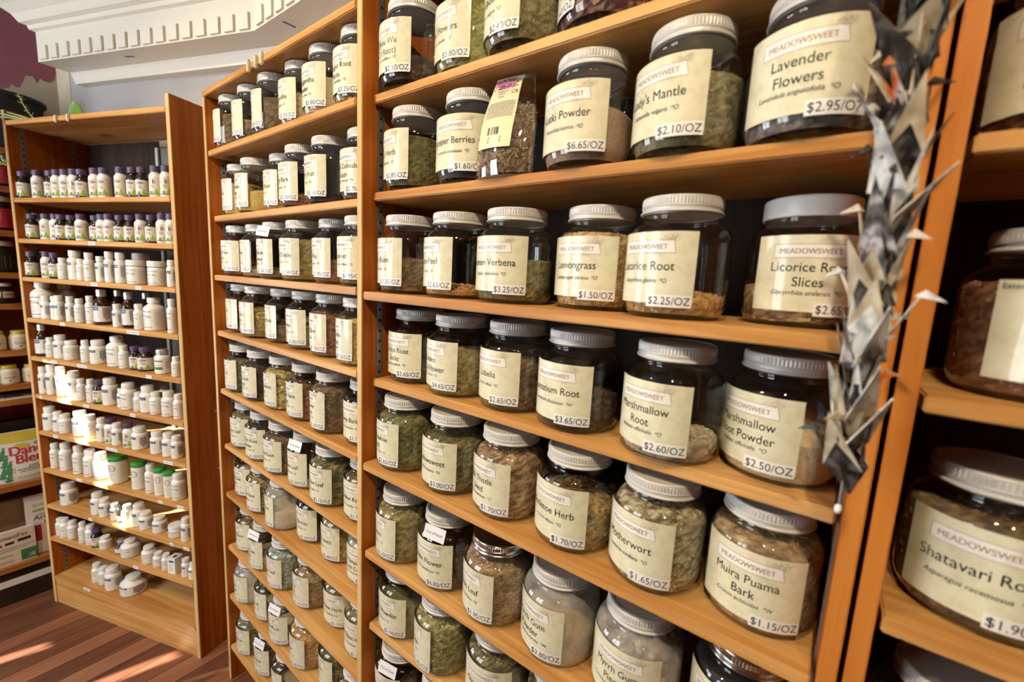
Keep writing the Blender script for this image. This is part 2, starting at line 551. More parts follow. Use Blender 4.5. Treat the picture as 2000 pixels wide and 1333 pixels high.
SHOP = 'MEADOWSWEET'
LAT2 = ['Arctium lappa', 'Angelica sinensis', 'Centella asiatica', 'Withania somnifera', 'Berberis vulgaris', 'Vaccinium myrtillus', 'Cnicus benedictus', 'Viburnum prunifolium', 'Turnera diffusa', 'Echinacea purpurea']
J3 = [  # shelf, x, y, label right-edge angle, name lines, latin, mark, price, contents, palette, fill, option
 (0,0.079,0.077,0.77,['He Shou Wu', '(Fo-Ti Root)'],'Polygonum multiflora','*O','$2.10','chip','darkbrown',0.35,''),
 (0,0.228,0.098,0.7,['Hops Flowers'],'Humulus lupulus','*O','$5.80','leaf','hops',0.97,''),
 (0,0.375,0.077,0.5,['Horehound'],'Marrubium vulgare','*O','$2.40','leaf','olive',0.62,''),
 (0,0.524,0.085,-0.16,['Hibiscus', 'Flowers'],'Hibiscus sabdariffa','*O','$2.60','flake','hibiscus',0.6,''),
 (1,0.087,0.085,0.57,['Hyssop Herb'],'Hyssopus officinalis','*O','$2.85','leaf','greenbrown',0.75,''),
 (1,0.253,0.085,1.07,['Juniper Berries'],'Juniperus communis','*O','$1.60','berry','juniper',0.3,''),
 (1,0.516,0.077,0.85,['Kutki Powder'],'Picrorhiza kurroa','*O','$6.65','powder','kutki',0.6,''),
 (1,0.671,0.077,0.63,["Lady's Mantle"],'Alchemilla vulgaris','*O','$2.10','leaf','sage',0.78,''),
 (1,0.821,0.078,0.84,['Lavender', 'Flowers'],'Lavandula angustifolia','*O','$2.95','seed','lavender',0.74,''),
 (2,0.079,0.077,0.59,['Lemon Balm'],'Melissa officinalis','*O','$3.35','leaf','brown',0.55,''),
 (2,0.228,0.081,0.59,['Lemon Peel'],'Citrus limon','*O','$2.65','chip','peel',0.12,''),
 (2,0.376,0.08,0.91,['Lemon Verbena'],'Aloysia citriodora','*O','$3.25','leaf','green',0.55,''),
 (2,0.535,0.111,0.85,['Lemongrass'],'Cymbopogon citratus','*O','$1.50','stick','straw',0.95,''),
 (2,0.679,0.077,0.62,['Licorice Root'],'Glycyrrhiza glabra','*O','$2.25','chip','ginger',0.22,''),
 (2,0.835,0.146,1.12,['Licorice Root', 'Slices'],'Glycyrrhiza uralensis','*O','$2.65','slice','bark',0.3,'white'),
 (3,0.079,0.109,0.89,['Licorice Root', 'Sticks'],'Glycyrrhiza glabra','*O','$2.65','stick','darkbrown',0.3,''),
 (3,0.227,0.097,0.66,['Linden', 'Leaf & Flower'],'Tilia cordata','*O','$4.65','leaf','linden',0.72,''),
 (3,0.376,0.102,0.74,['Lobelia'],'Lobelia inflata','*O','$2.65','leaf','brown',0.8,''),
 (3,0.525,0.09,0.78,['Lomatium Root'],'Lomatium dissectum','*W','$3.65','chip','darkbrown',0.5,''),
 (3,0.693,0.077,0.64,['Marshmallow', 'Root'],'Althaea officinalis','*O','$2.60','chip','pale',0.22,''),
 (3,0.836,0.115,0.41,['Marshmallow', 'Root Powder'],'Althaea officinalis','*O','$2.50','powder','cream',0.6,''),
 (4,0.08,0.077,0.59,['Marshmallow', 'Leaf'],'Althaea officinalis','*O','$2.65','leaf','sagegreen',0.98,''),
 (4,0.241,0.077,0.78,['Meadowsweet'],'Filipendula ulmaria','*O','$3.00','leaf','darkolive',0.85,''),
 (4,0.392,0.077,0.64,['Milk Thistle', 'Seed'],'Silybum marianum','*O','$1.70','seed','milkthistle',0.97,''),
 (4,0.543,0.079,0.73,['Mistletoe Herb'],'Viscum album','*O','$1.70','chip','mistletoe',0.6,''),
 (4,0.692,0.077,0.62,['Motherwort'],'Leonurus cardiaca','*O','$1.65','leaf','motherwort',0.98,''),
 (4,0.838,0.096,0.81,['Muira Puama', 'Bark'],'Croton echioides','*W','$1.15','stick','muira',0.97,''),
 (5,0.079,0.077,0.52,['Mugwort'],'Artemisia vulgaris','*O','$2.20','leaf','linden',0.95,''),
 (5,0.227,0.082,0.87,['Mullein Flower'],'Verbascum densiflorum','*O','$6.85','chip','darkbrown',0.08,'tag'),
 (5,0.375,0.077,0.54,['Mullein Leaf'],'Verbascum thapsus','*O','$1.95','leaf','muira',0.95,'silver'),
 (5,0.524,0.083,0.61,['Myrrh Gum', 'Powder'],'Commiphora myrrha','*W','$3.80','powder','tan',0.5,'dusty'),
 (5,0.677,0.085,0.83,['Myrrh Gum', 'Pieces'],'Commiphora myrrha','*W','$4.20','lump','myrrh',0.8,'dusty'),
 (5,0.835,0.111,0.63,['Nettle Leaf'],'Urtica dioica','*O','$1.90','powder','black',0.95,'silver'),
 (6,0.079,0.087,0.8,['Nettle Powder'],'Urtica dioica','*O','$1.95','powder','nettle',0.55,''),
 (6,0.227,0.077,0.32,['Oat Tops'],'Avena sativa','*O','$2.85','oat','oat',0.92,''),
 (6,0.386,0.085,0.97,['Oat Straw'],'Avena sativa','*O','$1.60','leaf','darkolive',0.95,''),
 (6,0.54,0.085,0.55,['Olive Leaf'],'Olea europaea','*O','$1.85','leaf','darkolive',0.9,''),
 (7,0.079,0.077,0.74,['Oregon Grape', 'Root'],'Mahonia aquifolium','*W','$2.95','chip','darkbrown',0.1,'tag'),
 (7,0.228,0.083,0.79,['Orange Peel'],'Citrus sinensis','*O','$1.75','chip','peel',0.5,''),
]
J2 = [
 (1,-0.834,0.089,0.4,0.0735,['Arnica'],'$1.60','leaf','brown',0.85,''),
 (1,-0.686,0.088,0.56,0.0735,['Angelica', 'Root'],'$3.15','chip','brown',0.4,''),
 (1,-0.539,0.084,0.45,0.0735,['Ashitaba', 'Herb Cut'],'$7.85','leaf','brown',0.75,''),
 (1,-0.391,0.092,0.66,0.0735,['Ashwagandha'],'$3.50','chip','tan',0.6,''),
 (1,-0.244,0.081,0.79,0.0735,['Ashwagandha', 'Powder'],'$3.80','powder','cream',0.6,''),
 (1,-0.096,0.077,0.81,0.0735,['Asparagus Root', 'Pieces'],'$3.25','slice','bark',0.3,''),
 (2,-0.832,0.105,0.57,0.0735,['Astragalus'],'$2.30','powder','mustard',0.8,''),
 (2,-0.685,0.089,0.66,0.0735,['Barley Root', 'Powder'],'$1.75','powder','mustard',0.5,''),
 (2,-0.538,0.111,0.64,0.0735,['Barberry Root'],'$2.45','chip','ginger',0.3,''),
 (2,-0.392,0.087,0.74,0.0735,['Bayberry Bark'],'$2.30','chip','redbrown',0.3,''),
 (2,-0.243,0.083,0.74,0.0735,['Bilberry fruit'],'$5.15','berry','black',0.9,''),
 (2,-0.095,0.093,0.87,0.0735,['Black Cohosh', 'Root'],'$2.70','chip','brown',0.4,''),
 (3,-0.833,0.095,0.94,0.0735,['Black Haw', 'Bark'],'$1.45','chip','redbrown',0.25,''),
 (3,-0.685,0.097,0.52,0.0735,['Black Walnut', 'Leaf'],'$1.75','chip','tan',0.2,''),
 (3,-0.537,0.085,0.7,0.0735,['Black Walnut', 'Hull Powder'],'$1.65','powder','brown',0.12,'tag'),
 (3,-0.389,0.083,0.78,0.0735,['Blessed Thistle'],'$1.50','leaf','linden',0.9,''),
 (3,-0.242,0.1,0.67,0.0735,['Blue Flag'],'$2.95','chip','redbrown',0.4,'small'),
 (3,-0.095,0.084,0.85,0.0735,['Boneset'],'$1.95','leaf','sage',0.8,''),
 (4,-0.833,0.102,0.62,0.0735,['Buchu Leaf', 'Cut'],'$2.60','chip','brown',0.3,''),
 (4,-0.685,0.088,0.72,0.0735,['Calendula', 'Flowers'],'$2.70','flake','ochre',0.7,''),
 (4,-0.538,0.104,0.54,0.0735,['Cascara Sagrada'],'$1.65','chip','brown',0.45,''),
 (4,-0.391,0.098,0.81,0.0735,['Catnip'],'$2.85','leaf','sage',0.6,''),
 (4,-0.243,0.09,0.63,0.0735,["Cat's Claw"],'$1.70','stick','redbrown',0.85,''),
 (4,-0.095,0.079,0.49,0.0735,['Chamomile', 'Flowers'],'$2.35','seed','mustard',0.85,''),
 (5,-0.833,0.09,0.65,0.0735,['Chaparral'],'$1.70','leaf','darkolive',0.85,''),
 (5,-0.685,0.088,0.74,0.0735,['Chicory Root', 'Roasted'],'$1.30','chip','darkbrown',0.9,''),
 (5,-0.538,0.094,0.61,0.0735,['Chrysanthemum', 'Flowers'],'$3.35','flake','yellow',0.92,''),
 (5,-0.39,0.093,0.68,0.0735,['Cinnamon Bark', 'Chips'],'$2.55','chip','redbrown',0.75,''),
 (5,-0.242,0.087,0.55,0.0735,['Red Clover', 'Flowers'],'$2.10','leaf','brown',0.98,''),
 (5,-0.095,0.099,0.9,0.0735,['Cramp Bark'],'$3.75','chip','redbrown',0.35,''),
 (6,-0.833,0.1,0.97,0.0735,['Comfrey Leaf'],'$2.10','leaf','darkolive',0.95,''),
 (6,-0.685,0.091,1,0.0735,['Comfrey Root', 'Powder'],'$1.50','powder','tan',0.3,''),
 (6,-0.537,0.086,0.84,0.0735,['Comfrey Root'],'$1.65','chip','brown',0.85,''),
 (6,-0.39,0.093,0.81,0.0735,['Damiana Leaf'],'$2.20','powder','pale',0.15,'tag'),
 (6,-0.242,0.083,0.83,0.0735,['Dandelion Leaf'],'$2.15','leaf','darkolive',0.92,''),
 (6,-0.095,0.099,0.92,0.0735,['Dandelion Root'],'$2.75','chip','brown',0.85,''),
 (7,-0.832,0.107,0.87,0.0735,['Dong Quai', 'Root'],'$2.45','powder','tan',0.8,''),
 (7,-0.685,0.088,0.75,0.0735,['Echinacea Root'],'$4.10','chip','bark',0.85,''),
 (7,-0.537,0.085,0.44,0.0735,['Echinacea Root', 'Powder'],'$3.50','powder','cream',0.5,'dusty'),
 (7,-0.392,0.118,0.86,0.0735,['Elder Berries'],'$2.60','berry','black',0.9,''),
 (7,-0.243,0.116,0.72,0.0735,['Elder Flowers'],'$2.80','seed','ochre',0.9,''),
 (7,-0.095,0.108,1.02,0.0735,['Elecampane', 'Root Cut'],'$2.20','powder','pale',0.8,'dusty'),
 (8,-0.832,0.103,0.78,0.0735,['Fang Feng Root'],'$3.15','chip','bark',0.8,''),
 (8,-0.685,0.088,0.75,0.0735,['Licorice Root', 'Powder'],'$2.35','powder','tan',0.35,'tag'),
 (8,-0.537,0.085,0.71,0.0735,['Eucalyptus Leaf'],'$1.55','flake','paleleaf',0.95,''),
 (8,-0.389,0.099,0.73,0.0735,['Fennel', 'Seed'],'$1.35','leaf','muira',0.8,''),
 (8,-0.242,0.121,1.04,0.0735,['Feverfew Herb'],'$2.15','leaf','sage',0.9,''),
 (8,-0.095,0.099,0.95,0.0735,['Gravel Root Herb'],'$1.00','leaf','sage',0.85,''),
 (9,-0.833,0.09,0.79,0.0735,['Ginger', 'Powder'],'$1.95','powder','pale',0.6,'dusty'),
 (9,-0.685,0.101,0.65,0.0735,['Ginkgo Leaf'],'$2.05','powder','pale',0.3,''),
 (9,-0.538,0.086,0.9,0.0735,['Gentian Root'],'$3.50','powder','pale',0.2,'tag'),
 (9,-0.39,0.085,0.66,0.0735,['Ginger'],'$1.85','chip','orange',0.9,''),
 (9,-0.243,0.102,0.54,0.0735,['Hawthorn', 'Berries'],'$1.90','leaf','darkolive',0.9,''),
 (9,-0.097,0.077,0.84,0.0735,['Gymnema'],'$2.40','leaf','sage',0.8,''),
 (10,-0.832,0.089,0.78,0.0735,['Wormwood'],'$1.60','leaf','sagegreen',0.95,''),
 (10,-0.684,0.093,0.81,0.0735,['Gravel Root'],'$2.50','chip','darkbrown',0.8,'tag'),
 (10,-0.536,0.088,0.54,0.0735,['Green Tea'],'$2.25','powder','pale',0.2,''),
]
B1 = [
 [('D',0.902,0.025,0.0215,0.112), ('D',0.903,0.068,0.0215,0.123), ('P',0.824,0.035,0.0209,0.118), ('D',0.741,0.036,0.0215,0.114), ('P',0.697,0.036,0.0215,0.117), ('P',0.645,0.036,0.0215,0.117), ('R',0.591,0.036,0.0215,0.117), ('D',0.543,0.035,0.0215,0.115), ('P',0.464,0.036,0.0215,0.118), ('P',0.412,0.036,0.0215,0.118), ('P',0.315,0.036,0.0215,0.118), ('D',0.249,0.036,0.0215,0.116), ('D',0.196,0.035,0.0214,0.115), ('R',0.125,0.036,0.0215,0.118), ('R',0.068,0.036,0.0215,0.118)],
 [('D',0.872,0.026,0.0215,0.106), ('P',0.903,0.058,0.0215,0.114), ('R',0.795,0.035,0.0215,0.109), ('P',0.736,0.038,0.0215,0.109), ('D',0.692,0.033,0.0215,0.106), ('D',0.631,0.035,0.0215,0.104), ('P',0.57,0.036,0.0218,0.109), ('D',0.485,0.037,0.0215,0.104), ('P',0.441,0.035,0.0215,0.109), ('P',0.397,0.033,0.0209,0.11), ('D',0.337,0.035,0.0215,0.106), ('D',0.281,0.035,0.0209,0.107), ('R',0.219,0.035,0.0215,0.111), ('D',0.162,0.035,0.0209,0.108), ('R',0.102,0.035,0.0215,0.113), ('R',0.055,0.035,0.0215,0.113)],
 [('D',0.902,0.025,0.0215,0.111), ('D',0.903,0.069,0.0215,0.113), ('P',0.816,0.036,0.0215,0.115), ('D',0.764,0.035,0.0209,0.111), ('V',0.708,0.032,0.0179,0.091), ('U',0.637,0.038,0.0244,0.124), ('V',0.588,0.031,0.0165,0.09), ('V',0.54,0.033,0.0188,0.118), ('U',0.468,0.031,0.0165,0.105), ('U',0.414,0.032,0.0175,0.126), ('U',0.352,0.033,0.0189,0.124), ('W',0.446,0.17,0.0299,0.128), ('T',0.281,0.045,0.0314,0.097), ('T',0.163,0.045,0.0307,0.097), ('U',0.064,0.031,0.0165,0.104)],
 [('B',0.885,0.043,0.0393,0.161), ('B',0.886,0.121,0.038,0.156), ('U',0.831,0.023,0.0168,0.103), ('U',0.789,0.034,0.0165,0.103), ('U',0.752,0.029,0.019,0.109), ('U',0.679,0.03,0.0165,0.109), ('V',0.623,0.032,0.0182,0.103), ('V',0.551,0.03,0.0165,0.119), ('A',0.499,0.043,0.0293,0.149), ('A',0.612,0.17,0.024,0.139), ('U',0.387,0.03,0.0165,0.095), ('A',0.33,0.038,0.024,0.147), ('A',0.432,0.17,0.024,0.137), ('V',0.264,0.032,0.0176,0.103), ('B',0.2,0.049,0.0349,0.132), ('V',0.075,0.03,0.0165,0.135)],
 [('A',0.898,0.033,0.0258,0.145), ('V',0.844,0.031,0.0165,0.089), ('U',0.786,0.038,0.0242,0.105), ('V',0.72,0.041,0.0268,0.085), ('V',0.609,0.031,0.0168,0.098), ('U',0.547,0.043,0.0286,0.103), ('B',0.438,0.049,0.0349,0.128), ('V',0.371,0.032,0.0178,0.096), ('D',0.311,0.038,0.0209,0.098), ('D',0.26,0.045,0.0289,0.099), ('E',0.159,0.041,0.0273,0.1), ('V',0.07,0.031,0.0165,0.08)],
 [('U',0.907,0.025,0.0165,0.126), ('U',0.863,0.033,0.0194,0.139), ('U',0.795,0.033,0.0194,0.136), ('U',0.72,0.039,0.0254,0.122), ('V',0.659,0.031,0.0173,0.097), ('V',0.594,0.03,0.0165,0.103), ('D',0.55,0.035,0.0209,0.104), ('U',0.49,0.042,0.0276,0.118), ('U',0.413,0.038,0.0165,0.082), ('V',0.367,0.036,0.0283,0.112), ('V',0.303,0.031,0.0165,0.081), ('U',0.258,0.041,0.0275,0.112), ('V',0.205,0.035,0.0207,0.094), ('V',0.136,0.04,0.026,0.105), ('V',0.072,0.033,0.0191,0.102)],
 [('U',0.899,0.031,0.0248,0.111), ('U',0.848,0.034,0.0192,0.094), ('V',0.803,0.037,0.024,0.088), ('U',0.707,0.042,0.028,0.115), ('V',0.631,0.038,0.0236,0.107), ('U',0.55,0.032,0.0181,0.107), ('R',0.498,0.039,0.0242,0.111), ('U',0.452,0.033,0.0199,0.098), ('R',0.383,0.035,0.0209,0.108), ('U',0.328,0.043,0.0287,0.097), ('U',0.217,0.039,0.0254,0.096), ('U',0.149,0.038,0.0237,0.101), ('U',0.098,0.034,0.0202,0.097)],
 [('V',0.892,0.032,0.0182,0.118), ('V',0.825,0.038,0.0242,0.13), ('V',0.732,0.036,0.0217,0.132), ('V',0.658,0.039,0.0252,0.126), ('V',0.589,0.041,0.027,0.121), ('G',0.489,0.047,0.0333,0.123), ('G',0.345,0.041,0.0273,0.122), ('V',0.265,0.035,0.0212,0.126), ('G',0.21,0.036,0.0221,0.121), ('G',0.155,0.035,0.0204,0.117), ('V',0.108,0.038,0.0249,0.113)],
 [('U',0.847,0.046,0.0316,0.102), ('U',0.634,0.04,0.0256,0.1), ('U',0.58,0.037,0.023,0.086), ('U',0.507,0.034,0.0196,0.078), ('O',0.464,0.024,0.01,0.098), ('V',0.43,0.035,0.0205,0.085), ('U',0.368,0.043,0.0259,0.1), ('U',0.316,0.036,0.0251,0.076), ('U',0.24,0.041,0.0266,0.069), ('T',0.144,0.043,0.029,0.052), ('U',0.072,0.034,0.0199,0.104)],
 [('V',0.906,0.031,0.0175,0.085), ('V',0.866,0.029,0.0214,0.094), ('V',0.822,0.035,0.0208,0.087), ('V',0.742,0.03,0.0165,0.101), ('V',0.697,0.037,0.0211,0.094), ('D',0.652,0.034,0.0219,0.086), ('V',0.599,0.037,0.023,0.059), ('U',0.737,0.17,0.0206,0.05), ('A',0.505,0.044,0.024,0.061), ('B',0.444,0.044,0.0355,0.076), ('V',0.321,0.042,0.0278,0.075), ('V',0.254,0.035,0.0209,0.065), ('V',0.201,0.032,0.018,0.073), ('X',0.151,0.034,0.02,0.072), ('U',0.083,0.031,0.0171,0.081), ('U',0.042,0.032,0.0182,0.071)],
 [('V',0.698,0.048,0.0212,0.093), ('V',0.655,0.049,0.0209,0.085), ('U',0.582,0.045,0.0312,0.107), ('H',0.477,0.064,0.05,0.078)],
]
J4 = [  # far right case: shelf, x, y, label angle, ...
 (1, 1.044, 0.085, 0.62, ['Saffron', 'Petals'], 'Crocus sativus', '*O', '$9.80', 'flake', 'hibiscus', .8, '', 'dim large jar of maroon petals, topmost in the far right case', None),
 (2, 1.059, 0.09, 1.05, ['Sassafras'], 'Sassafras albidum', '*W', '$2.85', 'chip', 'redbrown', .85, '', 'dim large jar of reddish bark in the far right case, label starting Sa', 'External Use Only'),
 (3, 1.048, 0.095, 0.72, ['Shatavari Root'], 'Asparagus racemosus', '*O', '$1.90', 'chip', 'brown', .92, '', 'dim large jar labelled Shatavari Root at the lower right edge', None),
 (4, 1.049, 0.085, 0.7, ['Skullcap'], 'Scutellaria lateriflora', '*O', '$2.20', 'leaf', 'sage', .8, '', 'dim large jar lowest in the far right case, only its lid showing', None)]
want_texts([SHOP] + [l for j in J3 for l in j[4]] + [j[5] + '  ' + j[6] for j in J3] + [j[7] + '/OZ' for j in J3] + [l for j in J4 for l in j[4]] + [j[5] + '  ' + j[6] for j in J4] + [j[7] + '/OZ' for j in J4]
           + ['External Use Only', 'Out of Stock', 'CK', 'Dandy', 'Blend', 'Instant', 'Herbal Beverage', 'with Dandelion', 'NET WT. 14.1 OZ. (400g)', 'Homeo', 'Pet', 'Arnica'], 3)
want_texts([l for j in J2 for l in j[5]] + [j[6] + '/OZ' for j in J2] + [l + '  *O' for l in LAT2] + ['VITAL', 'pure', 'greens'], 2)

# ------------------------------------------------------------------ layout (metres; z = 0 is the floor)
T = 0.019                                     # board thickness
Z3 = [2.0733, 1.8647, 1.6403, 1.4309, 1.2247, 0.9891, 0.7776, 0.5626]
R3 = [0.0265, 0.0263, 0.0, 0.0269, 0.0, 0.0058, 0.0189, 0.01]
W3 = 0.9144
Z2 = [2.244, 2.0683, 1.8524, 1.6476, 1.4472, 1.2303, 1.0137, 0.8199, 0.5998, 0.3877, 0.1636]
R2 = [0.0, 0.002, 0.012, 0.004, 0.006, 0.007, 0.012, 0.01, 0.009, 0.006, 0.002]
W2, TH2, X2 = 0.8916, -0.01585, -0.0195
Z1 = [2.2183, 1.9237, 1.7526, 1.5876, 1.4063, 1.2323, 1.0556, 0.8808, 0.6959, 0.5159, 0.3493, 0.1447]
P1, TH1, W1 = (-1.1249, -0.0329), 0.34053, 0.9277
DEP = 0.286
def w1(x, y):                                  # left case: local (along, deep) to world
    c, s_ = math.cos(TH1), math.sin(TH1)
    return (P1[0] + x * c - y * s_, P1[1] + x * s_ + y * c)

# ------------------------------------------------------------------ room
def wallbox(name, x0, x1, y0, y1, z0, z1, mat, T_=None):
    mb = MB()
    mb.box(x0, x1, y0, y1, z0, z1, 0, T_)
    return struct(mb.obj(name, mat))
wallbox('floor', -5.2, 4.2, -3.6, 1.2, -0.08, 0.0, M['floor'])
wallbox('ceiling', -5.2, 4.2, -3.6, 1.2, 3.4, 3.5, M['ceiling'])
wallbox('wall_back', -1.12, 4.2, 0.362, 0.46, 0, 3.4, M['wall_white'])
LT = Matrix.Translation((P1[0], P1[1], 0)) @ Matrix.Rotation(TH1, 4, 'Z')
wallbox('wall_back_left', -1.105, 0.22, 0.330, 0.44, 0, 3.4, M['wall_white'], LT)
wallbox('trim_1', -1.36, -1.10, 0.328, 0.43, 0, 3.4, M['wall_strip'], LT)
wallbox('wall_right', 4.1, 4.2, -3.3, 0.4, 0, 3.4, M['wall_shop'])
# purple side wall with a brushed, unpainted corner
wallbox('wall_left', -2.50, -2.362, -0.80, -0.10, 0, 3.4, M['wall_purple'])
mb = MB()
rp = random.Random(4)
pts = []
for i in range(16):
    yy = -0.30 + 0.012 * i
    pts.append((yy, 2.47 + 0.10 * (i / 15) + rp.uniform(-0.03, 0.03)))
for i in range(15):
    (a, za), (b_, zb) = pts[i], pts[i + 1]
    mb.add([(-2.3605, a, 1.9), (-2.3605, b_, 1.9), (-2.3605, b_, zb), (-2.3605, a, za)], [(0, 1, 2, 3)])
struct(mb.obj('trim_2', M['wall_strip']))
wallbox('wall_alcove', -5.2, -2.362, -0.80, -0.70, 0, 3.4, M['wall_purple'])
wallbox('wall_far_left', -5.2, -5.1, -3.3, -0.70, 0, 3.4, M['wall_shop'])
# front wall: two tall windows and, left of them, an unseen panel added to cut the sun into strips
FY0, FY1 = -3.30, -3.20
wallbox('wall_front', -0.85, 4.2, FY0, FY1, 0, 3.4, M['wall_shop'])
wallbox('wall_front_low', -2.55, -0.85, FY0, FY1, 0, 0.95, M['wall_shop'])
wallbox('wall_front_high', -2.55, -0.85, FY0, FY1, 2.95, 3.4, M['wall_shop'])
wallbox('wall_front_post', -1.74, -1.66, FY0, FY1, 0.95, 2.95, M['trim'])
# added unseen sun mask: its three slanted gaps shape the strips of low sun
GAPS = [(1.12, 1.388, -2.732, 1.388, -0.477, 0.030), (1.846, 2.51, -2.996, 1.846, -0.457, 0.036), (1.135, 1.247, -3.044, 1.247, -0.411, 0.028)]
def build_sun_mask():
    zs = sorted({0.0, 3.4, *[g[0] for g in GAPS], *[g[1] for g in GAPS]})
    mb = MB()
    for za, zb in zip(zs, zs[1:]):
        live = sorted([g for g in GAPS if g[0] <= za + 1e-6 and g[1] >= zb - 1e-6], key=lambda g: g[2])
        cur = lambda g, z, sg: g[2] + g[4] * (z - g[3]) + sg * g[5]
        lefts = [(lambda z: -5.2)] + [(lambda z, g=g: cur(g, z, 1)) for g in live]
        rights = [(lambda z, g=g: cur(g, z, -1)) for g in live] + [(lambda z: -2.55)]
        for l, r in zip(lefts, rights):
            p = [(l(za), za), (r(za), za), (r(zb), zb), (l(zb), zb)]
            vs = [(x, -3.27, z) for x, z in p] + [(x, -3.23, z) for x, z in p]
            mb.add(vs, [(0, 1, 2, 3), (7, 6, 5, 4), (0, 4, 5, 1), (1, 5, 6, 2), (2, 6, 7, 3), (3, 7, 4, 0)])
    return mb
struct(build_sun_mask().obj('sun_mask', M['wall_shop']))
for k, x in enumerate((-2.145, -1.255)):         # opaque sheets added out of view to keep the sun out
    mb = MB(); mb.box(x - 0.405, x + 0.405, -3.285, -3.275, 0.95, 2.95)
    o = struct(mb.obj('window_%d' % (k + 1), M['sticker']))

# cornice with dentils, running along the left wall and bending with it
P_OUT = 0.155
def cornice():
    # inside corner of the two wall faces at a given distance from the walls
    c, s_ = math.cos(TH1), math.sin(TH1)
    def corner(p):
        # y = .302 - p  and left-local depth = .302 - p
        d = 0.330 - p
        # left-local depth of (x, y): -(x - P1x) s + (y - P1y) c = d
        y = 0.362 - p
        x = P1[0] - (d - (y - P1[1]) * c) / s_
        return Vector((x, y, 0))
    al = Vector((-c, -s_, 0))                    # to the left along the left wall
    ar = Vector((1, 0, 0))
    zb = CORN_Z
    prof = [(0.0, zb - 0.045), (0.035, zb - 0.045), (0.045, zb - 0.012), (0.05, zb), (P_OUT, zb), (P_OUT, zb + 0.125), (P_OUT + 0.014, zb + 0.13),
            (P_OUT + 0.018, zb + 0.145), (P_OUT + 0.035, zb + 0.152), (P_OUT + 0.05, zb + 0.18), (P_OUT + 0.078, zb + 0.205), (P_OUT + 0.09, zb + 0.212),
            (P_OUT + 0.09, zb + 0.236), (0.0, zb + 0.236)]
    mb = MB()
    n = len(prof)
    L0 = CORN_LEN
    rows = []
    for k in range(3):
        for p, z in prof:
            co = corner(p)
            if k == 0:
                q = co + al * (L0 + max(0, p - P_OUT) * 1.0)
            elif k == 1:
                q = co
            else:
                q = Vector((3.8, co.y, 0))
            rows.append((q.x, q.y, z))
    fs = []
    for k in range(2):
        for i in range(n):
            j = (i + 1) % n
            fs.append((k * n + i, k * n + j, (k + 1) * n + j, (k + 1) * n + i))
    fs.append(tuple(range(n)))
    fs.append(tuple(reversed(range(2 * n, 3 * n))))
    mb.add(rows, fs)
    co = corner(P_OUT)
    pitch, wd, hh = 0.072, 0.046, 0.058
    k = 0
    while 0.03 + k * pitch + wd < L0:
        a = co + al * (0.02 + k * pitch)
        Tm = Matrix.Translation((a.x, a.y, 0)) @ Matrix.Rotation(TH1, 4, 'Z')
        mb.box(-wd, 0, -0.009, 0.004, zb + 0.006, zb + 0.006 + hh, 0, Tm)
        k += 1
    for k in range(44):
        x = co.x + 0.035 + k * pitch
        mb.box(x, x + wd, co.y - 0.009, co.y + 0.004, zb + 0.006, zb + 0.006 + hh)
    struct(mb.obj('trim_3', M['trim']))
    for dist, side in ((0.75, 0), (0.16, 1)):    # two scraps of blue tape left on the soffit
        mb = MB()
        q = co + (al * dist if side == 0 else ar * dist)
        tm = Matrix.Translation((q.x, q.y + 0.05, zb - 0.0006)) @ Matrix.Rotation(0.5 + side, 4, 'Z')
        mb.box(-0.022, 0.022, -0.004, 0.004, -0.0008, 0.0006, 0, tm)
        tag(mb.obj('tape_scrap', M['blue_tape']), ('blue tape scrap under the cornice above the vitamin shelves', 'blue tape scrap under the cornice right of its bend')[side], 'tape', 'tape scraps under the cornice')
CORN_Z, CORN_LEN = 2.55, 1.245
cornice()

# ------------------------------------------------------------------ shelving cases
def case(name, label, root_loc, rotz, x0, x1, shelves, recess, top_z, mats, open_top=False, left=True, right=True, edge_m=None, pt=T, base=None, dep=DEP, gap=0.005, back=True, edges=('edge_pale', 'edge_pale')):
    r = thing(name, label, 'bookcase', root_loc, rotz)
    px, pz = mats
    def side(xa, xb, e):
        mb = MB()
        mb.box(xa, xb, 0, dep, 0, top_z, 0, bev=0.0015, front=1)
        mb.obj('side_panel', [M[pz], M[e]], r)
    if left:
        side(x0 - pt, x0, edges[0])
    if right:
        side(x1, x1 + pt, edges[1])
    shs = []
    for z, rc in zip(shelves, recess):
        mb = MB()
        mb.box(x0 + gap, x1 - gap, rc, dep - 0.012, z - T, z, 0, bev=0.0022)
        shs.append(mb.obj('shelf', M[px], r))
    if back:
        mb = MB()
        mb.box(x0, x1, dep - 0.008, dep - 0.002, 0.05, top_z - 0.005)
        mb.obj('back_panel', M['back_shade'], r)
    # slotted steel shelf strips let into the side panels
    for xs, sg in ((x0, 1), (x1, -1)):
        if (sg == 1 and not left) or (sg == -1 and not right):
            continue
        for yy in (0.040, 0.215):
            mb = MB()
            xa, xb = (xs, xs + 0.0022) if sg == 1 else (xs - 0.0022, xs)
            mb.box(xa, xb, yy, yy + 0.0165, 0.12, top_z - 0.06)
            z = 0.14
            while z < top_z - 0.08:
                xc = xs + sg * 0.0023
                mb.box(min(xc, xc + sg * 0.0003), max(xc, xc + sg * 0.0003), yy + 0.005, yy + 0.0115, z, z + 0.006, 1)
                z += 0.0255
            mb.obj('shelf_standard', [M['steel'], M['slot']], r)
    return r, shs, None

